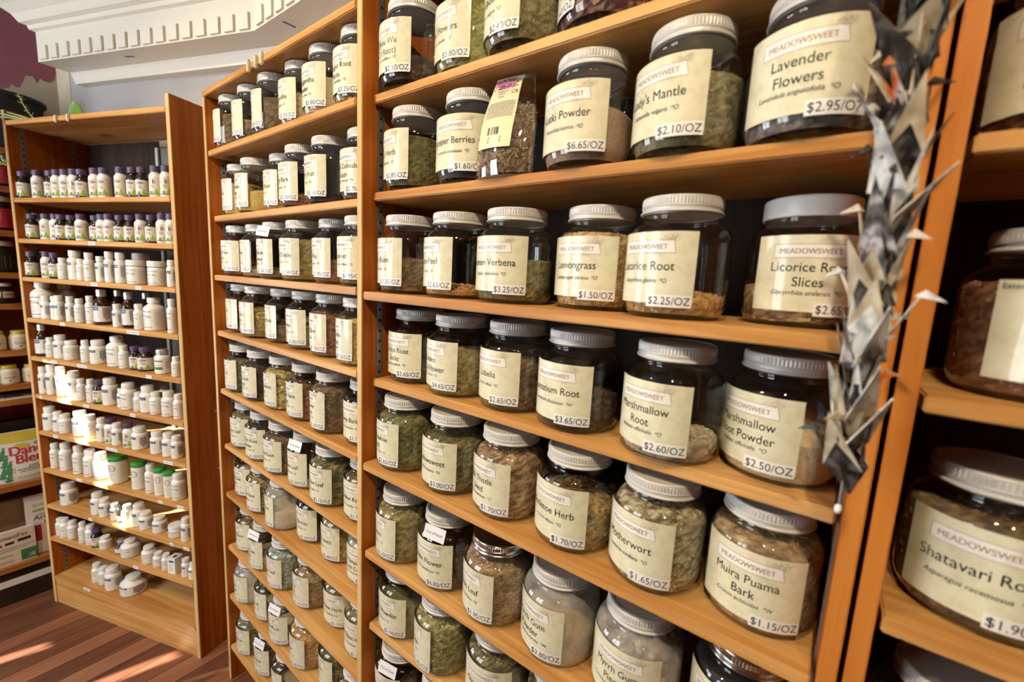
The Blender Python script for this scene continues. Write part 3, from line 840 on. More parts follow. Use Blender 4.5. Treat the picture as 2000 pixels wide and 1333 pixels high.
u3, sh3, _ = case('bookcase', 'pine herb shelves holding the large labelled jars, right of centre', (0, 0, 0), 0, 0, W3, Z3 + [0.34, 0.10], R3 + [0.01, 0.01], 2.42, ('pine_x', 'pine_z'), edges=('edge_pale', 'edge_orange'))
mb = MB(); mb.box(0, W3, 0, DEP - 0.01, 2.40, 2.42); mb.obj('top_board', M['pine_x'], u3)
u2, sh2, _ = case('bookcase', 'pine herb shelves with dense rows of jars, between the vitamin shelves and the large jars', (X2, 0, 0), TH2, -W2, -0.005, Z2[1:], R2[1:], Z2[0], ('pine_x', 'pine_z'), right=False)
mb = MB(); mb.box(-W2 - T, -0.005, 0, DEP - 0.01, Z2[0], Z2[0] + 0.0195, 0, bev=0.002); mb.obj('top_board', M['pine_x'], u2)
u1, sh1, _ = case('bookcase', 'freestanding pine case full of vitamin bottles, at the left', (*P1, 0), TH1, -W1, -0.004, Z1[1:], [0.0] * 11, 2.2795, ('pine_x', 'pine_z'), gap=0.002, back=False)
mb = MB(); mb.box(-W1 + 0.001, -0.005, 0.001, DEP - 0.01, Z1[0], Z1[0] + 0.0195, 0, bev=0.002); mb.obj('top_board', M['pine_x'], u1)
mb = MB(); mb.box(-W1, -0.005, 0.004, 0.022, 0.0, Z1[11] - T); mb.obj('kick_board', M['pine_x'], u1)
mb = MB(); mb.box(-W1, -0.452, DEP - 0.010, DEP - 0.004, 0.05, Z1[0]); mb.obj('back_panel', M['back_shade'], u1)
mb = MB(); mb.box(-0.449, -0.005, DEP - 0.007, DEP - 0.002, 0.05, Z1[0] - 0.03)
o = mb.obj('back_panel', plain('shaded_wall_grey', (0.2, 0.19, 0.18), 0.6, noise=0.1), u1); o['label'] = 'grey board in place of the shaded wall'  # stands in for the wall behind, its shade put into the grey
mb = MB(); mb.box(-0.462, -0.447, DEP - 0.018, DEP - 0.010, 0.05, Z1[0] - 0.03); mb.obj('back_strip', plain('pale_strip', (0.62, 0.66, 0.62), 0.5), u1)
U4X = 0.9572
Z4 = [2.0955, 1.8425, 1.5894, 1.3368, 1.085, 0.83]
u4, sh4, _ = case('bookcase', 'pine herb shelves at the far right edge, in deep shadow', (U4X, 0, 0), 0, 0, 0.92, Z4 + [0.5, 0.1], [0.0] * 8, 2.42, ('pine_x', 'pine_z'), pt=0.0185, edges=('edge_orange', 'edge_orange'))

# small white price strips on the shelf edges of the vitamin case: (shelf index, distance from right side, width)
def price_strip(shelf, xl, z, w, n):
    mb = MB()
    mb.box(xl - w / 2, xl + w / 2, -0.0012, 0.0004, z - 0.0165, z - 0.0035, 0)
    a = xl - w / 2 + 0.004
    rr = random.Random(n)
    while a < xl + w / 2 - 0.006:
        b_ = a + rr.uniform(0.003, 0.008)
        mb.box(a, min(b_, xl + w / 2 - 0.003), -0.0016, -0.0011, z - 0.0115, z - 0.0085, 1)
        a = b_ + 0.002
    mb.obj('price_strip', [M['tag_white'], M['grey_ink']], shelf)
STRIPS = [(1, 0.452, .04), (2, 0.459, .04), (2, 0.203, .032), (3, 0.682, .03), (3, 0.253, .07), (4, 0.765, .04), (4, 0.581, .06), (4, 0.18, .03), (5, 0.885, .015),
          (5, 0.577, .034), (5, 0.29, .03), (6, 0.808, .03), (6, 0.437, .07), (6, 0.103, .05), (7, 0.671, .038), (7, 0.165, .024), (7, 0.05, .035), (8, 0.62, .025),
          (9, 0.345, .03), (8, 0.115, .022), (8, 0.031, .03), (10, 0.693, .045)]
for n, (i, d, w) in enumerate(STRIPS):
    price_strip(sh1[i], -d, Z1[i + 1], w, n)
# little pale pegs clipped on the top boards
for k, (root, xl) in enumerate(((u1, -0.60), (u1, -0.527), (u2, -0.535), (u2, -0.487), (u2, -0.45))):
    mb = MB()
    z0 = Z1[0] if root is u1 else Z2[0]
    mb.box(xl - 0.006, xl + 0.006, -0.006, 0.002, z0 - 0.008, z0 + 0.026 if root is u2 else z0 + 0.02, 0, bev=0.002)
    mb.obj('edge_clip', plain('pale_peg', (0.6, 0.55, 0.38), 0.5) if k == 0 else bpy.data.materials['pale_peg'], root)
# bent nail left in the side of the middle case
for z, xo in ((1.135, 0), (0.905, 0)):
    mb = MB()
    mb.tube([(-W2 - T + 0.004, 0.008, z), (-W2 - T - 0.022, 0.004, z - 0.001)], 0.0012, 6)
    mb.tube([(-W2 - T - 0.022, 0.004, z - 0.001), (-W2 - T - 0.0235, 0.004, z - 0.001)], 0.003, 8)
    mb.obj('nail', M['steel'], u2)

# ------------------------------------------------------------------ jars
JR, JH = 0.0735, 0.172
OUT = [(0.0565, 0.0), (0.0625, 0.0022), (0.068, 0.0075), (0.0718, 0.016), (0.0735, 0.027), (0.0737, 0.07), (0.0735, 0.106), (0.0728, 0.113), (0.0708, 0.1205),
       (0.067, 0.1275), (0.0615, 0.1325), (0.056, 0.1355), (0.0535, 0.1375), (0.0528, 0.1405), (0.0528, 0.1425), (0.0544, 0.1438), (0.0528, 0.1452), (0.0528, 0.165)]
def rin(z):
    z = max(0.006, z)
    for (r0, z0), (r1, z1) in zip(OUT, OUT[1:]):
        if z0 <= z <= z1 and z1 > z0:
            return r0 + (r1 - r0) * (z - z0) / (z1 - z0) - 0.0035
    return OUT[-1][0] - 0.0035

def body_mesh(name, mat, n=48):
    mb = MB()
    mb.lathe(OUT, n, 0, cap0=True, cap1=False)
    # moulded ring under the lid and the thick glass of the base
    mb.lathe([(0.050, 0.0065), (0.030, 0.0045), (0.001, 0.004)], n, 0, cap0=False, cap1=False)
    return mb.mesh(name, [mat])
BODY = {k: body_mesh('jar_body_' + k, M[k]) for k in ('glass', 'glass_dusty')}

def lid_mesh(name, mat, kind):
    mb = MB()
    if kind == 'white':
        mb.lathe([(0.0545, 0.1455), (0.0572, 0.145), (0.058, 0.147), (0.0578, 0.168), (0.0565, 0.1715), (0.053, 0.173), (0.0, 0.173)], 56, 0, cap0=True, cap1=False)
        return mb.mesh(name, [mat])
    mb.lathe([(0.0535, 0.1492), (0.0572, 0.1484), (0.0582, 0.1498), (0.0575, 0.1516), (0.0558, 0.1524)], 56, 0, cap0=True, cap1=False)
    mb.lathe([(0.0558, 0.1524), (0.0558, 0.1558)], 56, 0, cap0=False, cap1=False)
    mb.lathe([(0.0558, 0.1558), (0.0568, 0.1568), (0.0568, 0.1580), (0.0559, 0.1588)], 56, 0, cap0=False, cap1=False)
    # knurled grip band
    n = 150
    vs, fs = [], []
    for z, a in ((0.1588, 0), (0.1598, 1), (0.1672, 1), (0.1682, 0)):
        for k in range(n):
            r = 0.0559 + (0.0009 if (k % 2 and a) else 0)
            vs.append((r * math.cos(2 * PI * k / n), r * math.sin(2 * PI * k / n), z))
    for i in range(3):
        for k in range(n):
            k2 = (k + 1) % n
            fs.append((i * n + k, i * n + k2, (i + 1) * n + k2, (i + 1) * n + k))
    mb.add(vs, fs, 0, False)
    mb.lathe([(0.0559, 0.1682), (0.0563, 0.1692), (0.0559, 0.1706), (0.0547, 0.1714), (0.0534, 0.1716)], 56, 0, cap0=False, cap1=False)
    mb.lathe([(0.0534, 0.1716), (0.0500, 0.1716)], 56, 0, cap0=False, cap1=False, smooth=False)
    mb.lathe([(0.0500, 0.1716), (0.0494, 0.1708)], 56, 0, cap0=False, cap1=False, smooth=False)
    mb.lathe([(0.0494, 0.1708), (0.002, 0.1708)], 56, 0, cap0=False, cap1=True, smooth=False)
    mb.lathe([(0.0540, 0.1470), (0.0540, 0.1490)], 56, 1, cap0=False, cap1=False)
    return mb.mesh(name, [mat, M['lid_seam']])
LID = {'': lid_mesh('lid_plain', M['lid'], ''), 'white': lid_mesh('lid_white', M['lid_white'], 'white'), 'silver': lid_mesh('lid_silver', M['lid_silver'], '')}

# ---- paper labels, bent round the glass; the lettering lies on the paper
def arc_patch(mb, R, s0, s1, t0, t1, mi, n=20, lean=0.0):
    vs, fs = [], []
    for i in range(n + 1):
        a = (s0 + (s1 - s0) * i / n) / JR
        vs.append((R * math.sin(a), -R * math.cos(a), t0))
        vs.append((R * math.sin(a), -R * math.cos(a), t1))
    for i in range(n):
        fs.append((2 * i, 2 * i + 2, 2 * i + 3, 2 * i + 1))
    mb.add(vs, fs, mi, True)
def arc_text(mb, R, p, fs, mi, z0):
    vs = []
    for x, y in p:
        a = x / JR
        vs.append((R * math.sin(a), -R * math.cos(a), z0 + y))
    mb.add(vs, fs, mi)
def arc_poly(mb, R, p, mi, z0):
    arc_text(mb, R, p, [tuple(range(len(p)))], mi, z0)

LW, LH, LZ = 0.138, 0.098, 0.0215
RL = 0.0743
def label_mesh(name, lines, latin, mark, price, seed, extra=None, shop=SHOP):
    rr = random.Random(seed)
    mb = MB()
    w = LW + rr.uniform(-0.004, 0.002)
    z = LZ
    arc_patch(mb, RL, -w / 2, w / 2, z, z + LH, 0, 24)
    # white ribbon sign with a tan outline, its right end notched
    bx0, bx1, by0, by1 = -0.044, 0.038, 0.0695, 0.0855
    def ribbon(g, R, mi):
        n = 12
        top, bot = [], []
        for i in range(n + 1):
            x = bx0 - g + (bx1 + g - bx0 + g) * i / n
            top.append((x, by1 + g)); bot.append((x, by0 - g))
        bot[-1] = (bx1 + g + 0.003, by0 - g)
        for i in range(n):
            arc_poly(mb, R, [bot[i], bot[i + 1], top[i + 1], top[i]], mi, z)
    ribbon(0.0012, RL + 0.00022, 1)
    ribbon(0.0, RL + 0.00042, 2)
    p, fs = text2d(shop, 0.0098, -0.0035, 0.0741, 'C', width=0.069)
    for dx in (-0.00022, 0.00022):
        q = p.copy(); q[:, 0] += dx
        arc_text(mb, RL + 0.00062 + abs(dx) * 0.05, q, fs, 3, z)
    # flower sprig: stems crossing the ribbon, a cloud of florets above its right end
    for k in range(7):
        x0, y0 = 0.010 + k * 0.002, 0.0665 - rr.uniform(0, 0.003)
        x1, y1 = 0.024 + k * 0.0035, 0.090 + rr.uniform(-0.002, 0.005)
        d = 0.00022
        arc_poly(mb, RL + 0.0008, [(x0 - d, y0), (x0 + d, y0), (x1 + d, y1), (x1 - d, y1)], 1, z)
    for k in range(70):
        x, y = rr.gauss(0.036, 0.0065), rr.gauss(0.0905, 0.0032)
        y = min(y, 0.0965)
        d = rr.uniform(0.0004, 0.0009)
        arc_poly(mb, RL + 0.0009, [(x - d, y), (x, y - d), (x + d, y), (x, y + d)], 1, z)
    # name, botanical name, price sticker
    cx = -0.003
    if len(lines) == 1:
        ys, sz = [0.0455], 0.0178
    else:
        ys, sz = [0.0515, 0.0325], 0.0172
    for ln, y in zip(lines, ys):
        p, fs = text2d(ln, sz, cx, y, 'C', width=0.112)
        arc_text(mb, RL + 0.0005, p, fs, 4, z)
    ly = 0.0215 if len(lines) == 2 else 0.0285
    if latin:
        p, fs = text2d(latin + '  ' + mark, 0.0086, cx, ly, 'C', width=0.085, shear=0.2)
        arc_text(mb, RL + 0.0005, p, fs, 4, z)
    if price:
        px1 = w / 2 - 0.001
        arc_patch(mb, RL + 0.0003, px1 - 0.060, px1, -0.0045 + z, 0.0125 + z, 5, 8)
        p, fs = text2d(price + '/OZ', 0.0152, px1 - 0.0025, -0.001, 'R', width=0.055)
        arc_text(mb, RL + 0.0006, p, fs, 4, z)
    if extra:
        p, fs = text2d(extra, 0.008, -w / 2 + 0.004, 0.0895, 'L')
        arc_text(mb, RL + 0.0005, p, fs, 4, z)
    return mb.mesh(name, [M['paper'], M['tan_light'], M['banner'], M['tan_ink'], M['black_ink'], M['sticker']])

# ---- what is in the jars
PAL = {
 'darkbrown': [(.045, .022, .012), (.08, .04, .02), (.12, .065, .035), (.03, .016, .01)],
 'brown': [(.13, .075, .035), (.2, .125, .06), (.27, .175, .09), (.085, .05, .025), (.16, .12, .05)],
 'redbrown': [(.2, .085, .04), (.27, .125, .06), (.15, .06, .03), (.33, .17, .09)],
 'olive': [(.16, .13, .04), (.24, .19, .07), (.32, .25, .11), (.1, .085, .03), (.36, .27, .12)],
 'hops': [(.3, .3, .07), (.38, .36, .11), (.22, .24, .05), (.44, .4, .16)],
 'hibiscus': [(.09, .015, .03), (.14, .03, .05), (.36, .24, .15), (.05, .012, .02), (.28, .16, .1)],
 'greenbrown': [(.13, .12, .035), (.19, .17, .055), (.25, .2, .075), (.08, .075, .02)],
 'juniper': [(.03, .025, .03), (.045, .032, .035), (.06, .04, .04)],
 'kutki': [(.3, .19, .13), (.33, .21, .145), (.28, .175, .12)],
 'sage': [(.2, .18, .085), (.28, .245, .12), (.36, .31, .17), (.13, .12, .05), (.32, .26, .13)],
 'sagegreen': [(.14, .13, .045), (.2, .18, .07), (.28, .24, .1), (.08, .075, .025)],
 'lavender': [(.2, .17, .15), (.3, .25, .21), (.14, .12, .13), (.38, .33, .27), (.1, .085, .09)],
 'peel': [(.5, .26, .07), (.6, .34, .12), (.42, .2, .05), (.66, .42, .18)],
 'green': [(.13, .125, .04), (.19, .17, .06), (.27, .22, .09), (.07, .07, .022), (.3, .23, .1)],
 'straw': [(.5, .33, .12), (.6, .42, .18), (.38, .22, .075), (.3, .16, .05), (.66, .5, .25)],
 'ginger': [(.48, .28, .09), (.56, .35, .13), (.38, .2, .06), (.63, .43, .19)],
 'bark': [(.28, .17, .08), (.5, .36, .17), (.18, .1, .05), (.62, .48, .26), (.12, .07, .04)],
 'linden': [(.24, .2, .075), (.34, .28, .11), (.43, .34, .14), (.17, .13, .05), (.38, .26, .1)],
 'pale': [(.5, .42, .29), (.6, .52, .37), (.38, .3, .2), (.66, .58, .43)],
 'cream': [(.58, .47, .3), (.62, .5, .33), (.54, .43, .27)],
 'darkolive': [(.1, .09, .035), (.16, .14, .055), (.23, .19, .08), (.06, .055, .02), (.28, .22, .09)],
 'milkthistle': [(.34, .2, .1), (.46, .29, .16), (.24, .13, .06), (.55, .37, .22), (.16, .09, .045)],
 'mistletoe': [(.24, .17, .07), (.36, .25, .1), (.45, .24, .08), (.15, .11, .045), (.38, .31, .14)],
 'motherwort': [(.4, .33, .18), (.55, .46, .28), (.22, .17, .085), (.64, .56, .37), (.13, .1, .05)],
 'muira': [(.32, .2, .1), (.43, .29, .16), (.24, .145, .07), (.5, .36, .21)],
 'tan': [(.47, .33, .19), (.5, .36, .21), (.43, .3, .17)],
 'myrrh': [(.22, .16, .12), (.34, .27, .21), (.15, .11, .085), (.42, .34, .27)],
 'black': [(.018, .014, .013), (.028, .02, .018), (.012, .01, .01)],
 'nettle': [(.17, .15, .06), (.19, .165, .07), (.15, .135, .05)],
 'oat': [(.26, .23, .075), (.36, .31, .12), (.17, .16, .05), (.46, .4, .18)],
 'mustard': [(.6, .42, .13), (.66, .48, .17), (.54, .36, .1)],
 'ochre': [(.46, .33, .11), (.56, .43, .17), (.34, .22, .07), (.28, .2, .06)],
 'yellow': [(.62, .47, .14), (.7, .57, .23), (.5, .36, .1), (.22, .17, .06)],
 'orange': [(.55, .3, .12), (.62, .38, .17), (.44, .22, .08)],
 'paleleaf': [(.3, .32, .25), (.4, .42, .34), (.2, .23, .17), (.46, .46, .36)],
}
KIND = {  # base flake count, length range, width range, form
 'leaf': (1500, (.0025, .0075), (.0010, .0032), 'q'), 'chip': (750, (.003, .009), (.002, .0045), 'b'), 'stick': (1100, (.006, .016), (.0006, .0015), 'b'),
 'seed': (1300, (.0042, .0062), (.0011, .0017), 'o'), 'oat': (420, (.011, .017), (.0020, .0030), 'o'), 'slice': (110, (.022, .040), (.008, .013), 'b'),
 'flake': (420, (.008, .016), (.005, .010), 'q'), 'berry': (420, (.0075, .009), (.0075, .009), 's'), 'lump': (130, (.012, .02), (.011, .018), 's'), 'powder': (0, (0, 0), (0, 0), 'q')}
_ico = bmesh.new(); bmesh.ops.create_icosphere(_ico, subdivisions=1, radius=0.5)
_ico.verts.index_update()
ICO_V = np.array([v.co[:] for v in _ico.verts]); ICO_F = [tuple(v.index for v in f.verts) for f in _ico.faces]
BOX_V = np.array([(x, y, z) for z in (-.5, .5) for y in (-.5, .5) for x in (-.5, .5)]); BOX_F = [(0, 2, 3, 1), (4, 5, 7, 6), (0, 1, 5, 4), (2, 6, 7, 3), (0, 4, 6, 2), (1, 3, 7, 5)]
OCT_V = np.array([(-.5, 0, 0), (.5, 0, 0), (-.1, .5, 0), (-.1, -.5, 0), (-.1, 0, .5), (-.1, 0, -.5)]); OCT_F = [(1, 2, 4), (1, 4, 3), (1, 3, 5), (1, 5, 2), (0, 4, 2), (0, 3, 4), (0, 5, 3), (0, 2, 5)]
Q_V = np.array([(-.5, -.35, 0), (0, -.5, .18), (.5, 0, 0), (0, .5, .18), (-.5, .3, .05)]); Q_F = [(0, 1, 3, 4), (1, 2, 3)]
FORM = {'q': (Q_V, Q_F), 'b': (BOX_V, BOX_F), 'o': (OCT_V, OCT_F), 's': (ICO_V, ICO_F)}

def contents_mesh(name, kind, pal, fill, seed, density=1.0):
    rng = np.random.default_rng(seed)
    cols = np.array(PAL[pal])
    z0 = 0.0075
    zt = z0 + fill * 0.125
    lean = rng.uniform(-0.16, 0.16, 2) * (0.35 if fill > .9 else 1.0)
    nphi, nz = 56, max(4, int(fill * 26))
    def top_h(x, y):
        r2 = (x * x + y * y) / (JR * JR)
        h = zt + lean[0] * x + lean[1] * y + (0.004 if kind != 'powder' else 0.009) * (1 - 2 * r2) * (1 if fill > 0.15 else .3)
        return min(max(h, z0 + 0.003), 0.142)
    V, C, F = [], [], []
    def colr():
        return cols[rng.integers(len(cols))] * rng.uniform(0.7, 1.5)
    ph = np.arange(nphi) * 2 * PI / nphi
    soft = kind == 'powder'
    mean = cols.mean(0)
    for i in range(nz + 1):
        for a in ph:
            zz_top = 0
            re = rin(zt)
            hh = top_h(re * math.cos(a), re * math.sin(a))
            z = z0 + (hh - z0) * i / nz
            r = rin(z)
            if not soft:
                r -= rng.uniform(0, 0.0012)
            V.append((r * math.cos(a), r * math.sin(a), z))
            C.append(mean * rng.uniform(.97, 1.03) if soft else colr() * 0.75)
    for i in range(nz):
        for k in range(nphi):
            k2 = (k + 1) % nphi
            F.append((i * nphi + k, i * nphi + k2, (i + 1) * nphi + k2, (i + 1) * nphi + k))
    base = nz * nphi
    prev = base
    nr = 9
    for j in range(1, nr):
        st = len(V)
        for a in ph:
            re = rin(zt) * (1 - j / nr)
            x, y = re * math.cos(a), re * math.sin(a)
            V.append((x, y, top_h(x, y) + (rng.uniform(-.0012, .0012) if not soft else rng.uniform(-.0004, .0004))))
            C.append(mean * rng.uniform(.95, 1.05) if soft else colr() * 0.85)
        for k in range(nphi):
            k2 = (k + 1) % nphi
            F.append((prev + k, prev + k2, st + k2, st + k))
        prev = st
    V.append((0, 0, top_h(0, 0))); C.append(mean)
    for k in range(nphi):
        F.append((prev + k, prev + (k + 1) % nphi, len(V) - 1))
    nsmooth = len(F)
    cnt, (l0, l1), (w0, w1_), form = KIND[kind]
    fv, ff = FORM[form]
    area = (2 * PI * JR * (zt - z0) + PI * JR * JR) / (2 * PI * JR * 0.11 + PI * JR * JR)
    cnt = int(cnt * density * area)
    for i in range(cnt):
        a = rng.uniform(0, 2 * PI)
        L, w = rng.uniform(l0, l1), rng.uniform(w0, w1_)
        side = rng.random() < 2 * (zt - z0) / (2 * (zt - z0) + JR)
        if side:
            z = rng.uniform(z0 + 0.002, zt)
            r = rin(z) - 0.0008 - (0.0035 if form in 'sb' and w > .004 else 0)
            pos = np.array((r * math.cos(a), r * math.sin(a), z))
            if z > top_h(pos[0], pos[1]):
                continue
            nrm = np.array((math.cos(a), math.sin(a), 0.0))
        else:
            r = rin(zt) * math.sqrt(rng.random()) * 0.95
            pos = np.array((r * math.cos(a), r * math.sin(a), 0.0))
            pos[2] = top_h(pos[0], pos[1]) + w * 0.3
            nrm = np.array((0.0, 0.0, 1.0))
        t = rng.normal(size=3)
        t -= nrm * t.dot(nrm) * 0.93
        t /= np.linalg.norm(t)
        b = np.cross(nrm, t); b /= np.linalg.norm(b)
        n2 = np.cross(t, b)
        th = w * (0.45 if form == 'b' else 1.0)
        if kind == 'slice':
            th = 0.003
        P = pos + fv[:, :1] * L * t + fv[:, 1:2] * w * b + fv[:, 2:] * th * n2
        rad = np.hypot(P[:, 0], P[:, 1])
        rl = np.array([rin(min(max(zz, .0065), .15)) + 0.0022 for zz in P[:, 2]])
        k = np.minimum(1.0, rl / np.maximum(rad, 1e-6))
        P[:, 0] *= k; P[:, 1] *= k
        P[:, 2] = np.clip(P[:, 2], 0.0062, 0.152)
        o = len(V)
        V.extend(map(tuple, P))
        c = colr()
        C.extend([c] * len(P))
        F.extend(tuple(q + o for q in f) for f in ff)
    me = bpy.data.meshes.new(name)
    me.from_pydata([tuple(v) for v in V], [], F)
    ca = me.color_attributes.new('tint', 'FLOAT_COLOR', 'POINT')
    buf = np.ones((len(V), 4), dtype=np.float32)
    buf[:, :3] = np.clip(np.array(C), 0, 1)
    ca.data.foreach_set('color', buf.ravel())
    sm = np.zeros(len(F), dtype=bool); sm[:nsmooth] = True
    if form == 's':
        sm[:] = True
    me.polygons.foreach_set('use_smooth', sm)
    me.materials.append(M['powder' if soft else 'herb'])
    me.update()
    return me

def stock_tag(parent, ang, z, text='Out of Stock'):
    mb = MB()
    w, h = 0.052, 0.030
    mb.add([(-w / 2, 0, 0), (w / 2, 0, 0), (w / 2, 0, h), (-w / 2, 0, h), (-w / 2, .0004, 0), (w / 2, .0004, 0), (w / 2, .0004, h), (-w / 2, .0004, h)],
           [(0, 1, 2, 3), (5, 4, 7, 6), (0, 4, 5, 1), (1, 5, 6, 2), (2, 6, 7, 3), (3, 7, 4, 0)], 0)
    p, fs = text2d(text, 0.0085, 0, 0.012, 'C', width=w * .86)
    mb.add([(x, -0.0004, y) for x, y in p], fs, 1)
    o = mb.obj('paper_tag', [M['tag_white'], M['grey_ink']], parent)
    R = 0.0755
    o.location = (R * math.sin(ang), -R * math.cos(ang), z)
    o.rotation_euler = (-0.22, 0.10, ang)
    o['label'] = 'white paper slip reading Out of Stock'
    return o

def jar(label, x, y, z, yaw_right, lines, latin, mark, price, kind, pal, fill, opt, seed, group, scale=1.0, density=1.0, extra=None):
    r = thing('glass_jar', label, 'jar', (x, y, z + 0.0003), 0, group)
    if scale != 1.0:
        r.scale = (scale, scale, scale)
    put('jar_body', BODY['glass_dusty' if 'dusty' in opt else 'glass'], r)
    put('lid', LID['white' if 'white' in opt else 'silver' if 'silver' in opt else ''], r, rot=(0, 0, seed * 1.3))
    c = put('jar_contents', contents_mesh('jar_contents', kind, pal, fill, seed, density), r, rot=(0, 0, seed * 0.7))
    l = put('paper_label', label_mesh('paper_label', lines, latin, mark, price, seed, extra), r, rot=(0, 0, yaw_right - LW / 2 / JR))
    if 'tag' in opt:
        stock_tag(r, 0.25, 0.128)
    return r

ORD = ['first', 'second', 'third', 'fourth', 'fifth', 'sixth', 'seventh', 'eighth', 'ninth', 'tenth', 'eleventh', 'twelfth', 'thirteenth', 'fourteenth', 'fifteenth', 'sixteenth']
LOOK = {'darkbrown': 'dark brown', 'brown': 'brown', 'redbrown': 'reddish brown', 'olive': 'olive', 'hops': 'yellow-green', 'hibiscus': 'maroon', 'greenbrown': 'green-brown', 'juniper': 'blackish',
        'kutki': 'pinkish-brown', 'sage': 'grey-green', 'sagegreen': 'green', 'lavender': 'grey-mauve', 'peel': 'orange', 'green': 'green', 'straw': 'straw-coloured', 'ginger': 'golden brown', 'bark': 'brown and cream',
        'linden': 'yellow-brown', 'pale': 'pale beige', 'cream': 'cream', 'darkolive': 'dark olive', 'milkthistle': 'reddish brown', 'mistletoe': 'mixed brown', 'motherwort': 'pale straw', 'muira': 'tan', 'tan': 'tan',
        'myrrh': 'grey-brown', 'black': 'black', 'nettle': 'olive', 'oat': 'green', 'mustard': 'mustard yellow', 'ochre': 'ochre', 'yellow': 'yellow', 'orange': 'orange-brown', 'paleleaf': 'pale grey-green'}
FORMW = {'leaf': 'leaf', 'chip': 'chips', 'stick': 'shreds', 'seed': 'seeds', 'oat': 'oat heads', 'slice': 'slices', 'flake': 'petals', 'berry': 'berries', 'lump': 'lumps', 'powder': 'powder'}

def herb_group(i, case_word):
    return 'herb jars on the %s shelf of the %s case' % (ORD[i], case_word)

n_in_row = {}
for k, (row, x, y, a, lines, latin, mark, price, kind, pal, fill, opt) in enumerate(J3):
    nm = ' '.join(lines).replace('(', '').replace(')', '').replace('&', 'and')
    if nm == SHOP.title():
        lab = 'jar of %s leaf priced $3.00, between Marshmallow Leaf and Milk Thistle jars' % LOOK[pal]
    else:
        lab = 'large glass jar labelled %s, %s %s inside' % (nm, LOOK[pal], FORMW[kind])
    if 'tag' in opt:
        lab = 'large glass jar labelled %s, nearly empty, with an Out of Stock slip' % nm
    jar(lab, x, y, Z3[row], a, lines, latin, mark, price, kind, pal, fill, opt, 11 + k, herb_group(row, 'right'))
cnt = {}
c2, s2 = math.cos(TH2), math.sin(TH2)
for k, (row, x, y, a, R, lines, price, kind, pal, fill, opt) in enumerate(J2):
    i = cnt.get(row, 0); cnt[row] = i + 1
    nm = ' '.join(lines)
    lab = 'jar of %s %s, %s from left, %s shelf of the middle case' % (LOOK[pal], FORMW[kind], ORD[i], ORD[row - 1])
    if 'tag' in opt:
        lab = 'jar with Out of Stock slip, %s from left, %s shelf of the middle case' % (ORD[i], ORD[row - 1])
    jar(lab, x, y, Z2[row], a, lines, LAT2[k % len(LAT2)], '*O', price, kind, pal, fill, opt, 101 + k, herb_group(row - 1, 'middle'), scale=R / JR, density=0.5)
# far right case
jar('large jar labelled Shatavari Root, dim, at the right edge of the photo', 0.0, 0.0, 0, 0, ['x'], '', '', '', 'powder', 'tan', .1, '', 1, 'x') if False else None
for k, (row, x, y, a, lines, latin, mark, price, kind, pal, fill, opt, lab, extra) in enumerate(J4):
    jar(lab, x, y, Z4[row], a, lines, latin, mark, price, kind, pal, fill, opt, 211 + k, 'herb jars in the far right case', extra=extra, scale=1.0)

# ------------------------------------------------------------------ supplement bottles
BR, BH = 0.0215, 0.108
def A(mb, R, a0, a1, z0, z1, mi, n=None):
    n = n or max(2, int(abs(a1 - a0) / 14))
    vs, fs = [], []
    for i in range(n + 1):
        a = math.radians(a0 + (a1 - a0) * i / n)
        vs += [(R * math.sin(a), -R * math.cos(a), z0), (R * math.sin(a), -R * math.cos(a), z1)]
    for i in range(n):
        fs.append((2 * i, 2 * i + 2, 2 * i + 3, 2 * i + 1))
    mb.add(vs, fs, mi, True)
def Atext(mb, R, s_, size, a, z, mi, align='C', width=None):
    p, fs = text2d(s_, size, 0, 0, align, width)
    mb.add([(R * math.sin(math.radians(a) + x / R), -R * math.cos(math.radians(a) + x / R), z + y) for x, y in p], fs, mi)
def lines(mb, R, a0, a1, z0, z1, n, mi, seed, th=0.0008):
    rr = random.Random(seed)
    for i in range(n):
        z = z1 - (z1 - z0) * (i + 0.5) / n
        A(mb, R, a0, a0 + (a1 - a0) * rr.uniform(0.6, 1.0), z - th / 2, z + th / 2, mi)
def vlines(mb, R, a0, a1, z0, z1, n, mi, seed):
    rr = random.Random(seed)
    for i in range(n):
        a = a0 + (a1 - a0) * (i + .5) / n
        A(mb, R, a - 2.0, a + 2.0, z0 + (z1 - z0) * rr.uniform(0, .3), z1, mi, 1)
def blob(mb, R, a, z, ra, rz, mi, n=14, inner=0.0):
    pts = [(math.radians(a + ra * math.cos(2 * PI * k / n)), z + rz * math.sin(2 * PI * k / n)) for k in range(n)]
    if inner:
        pin = [(math.radians(a + ra * inner * math.cos(2 * PI * k / n)), z + rz * inner * math.sin(2 * PI * k / n)) for k in range(n)]
        vs = [(R * math.sin(t), -R * math.cos(t), zz) for t, zz in pts + pin]
        mb.add(vs, [(k, (k + 1) % n, (k + 1) % n + n, k + n) for k in range(n)], mi)
    else:
        mb.add([(R * math.sin(t), -R * math.cos(t), zz) for t, zz in pts], [tuple(range(n))], mi)

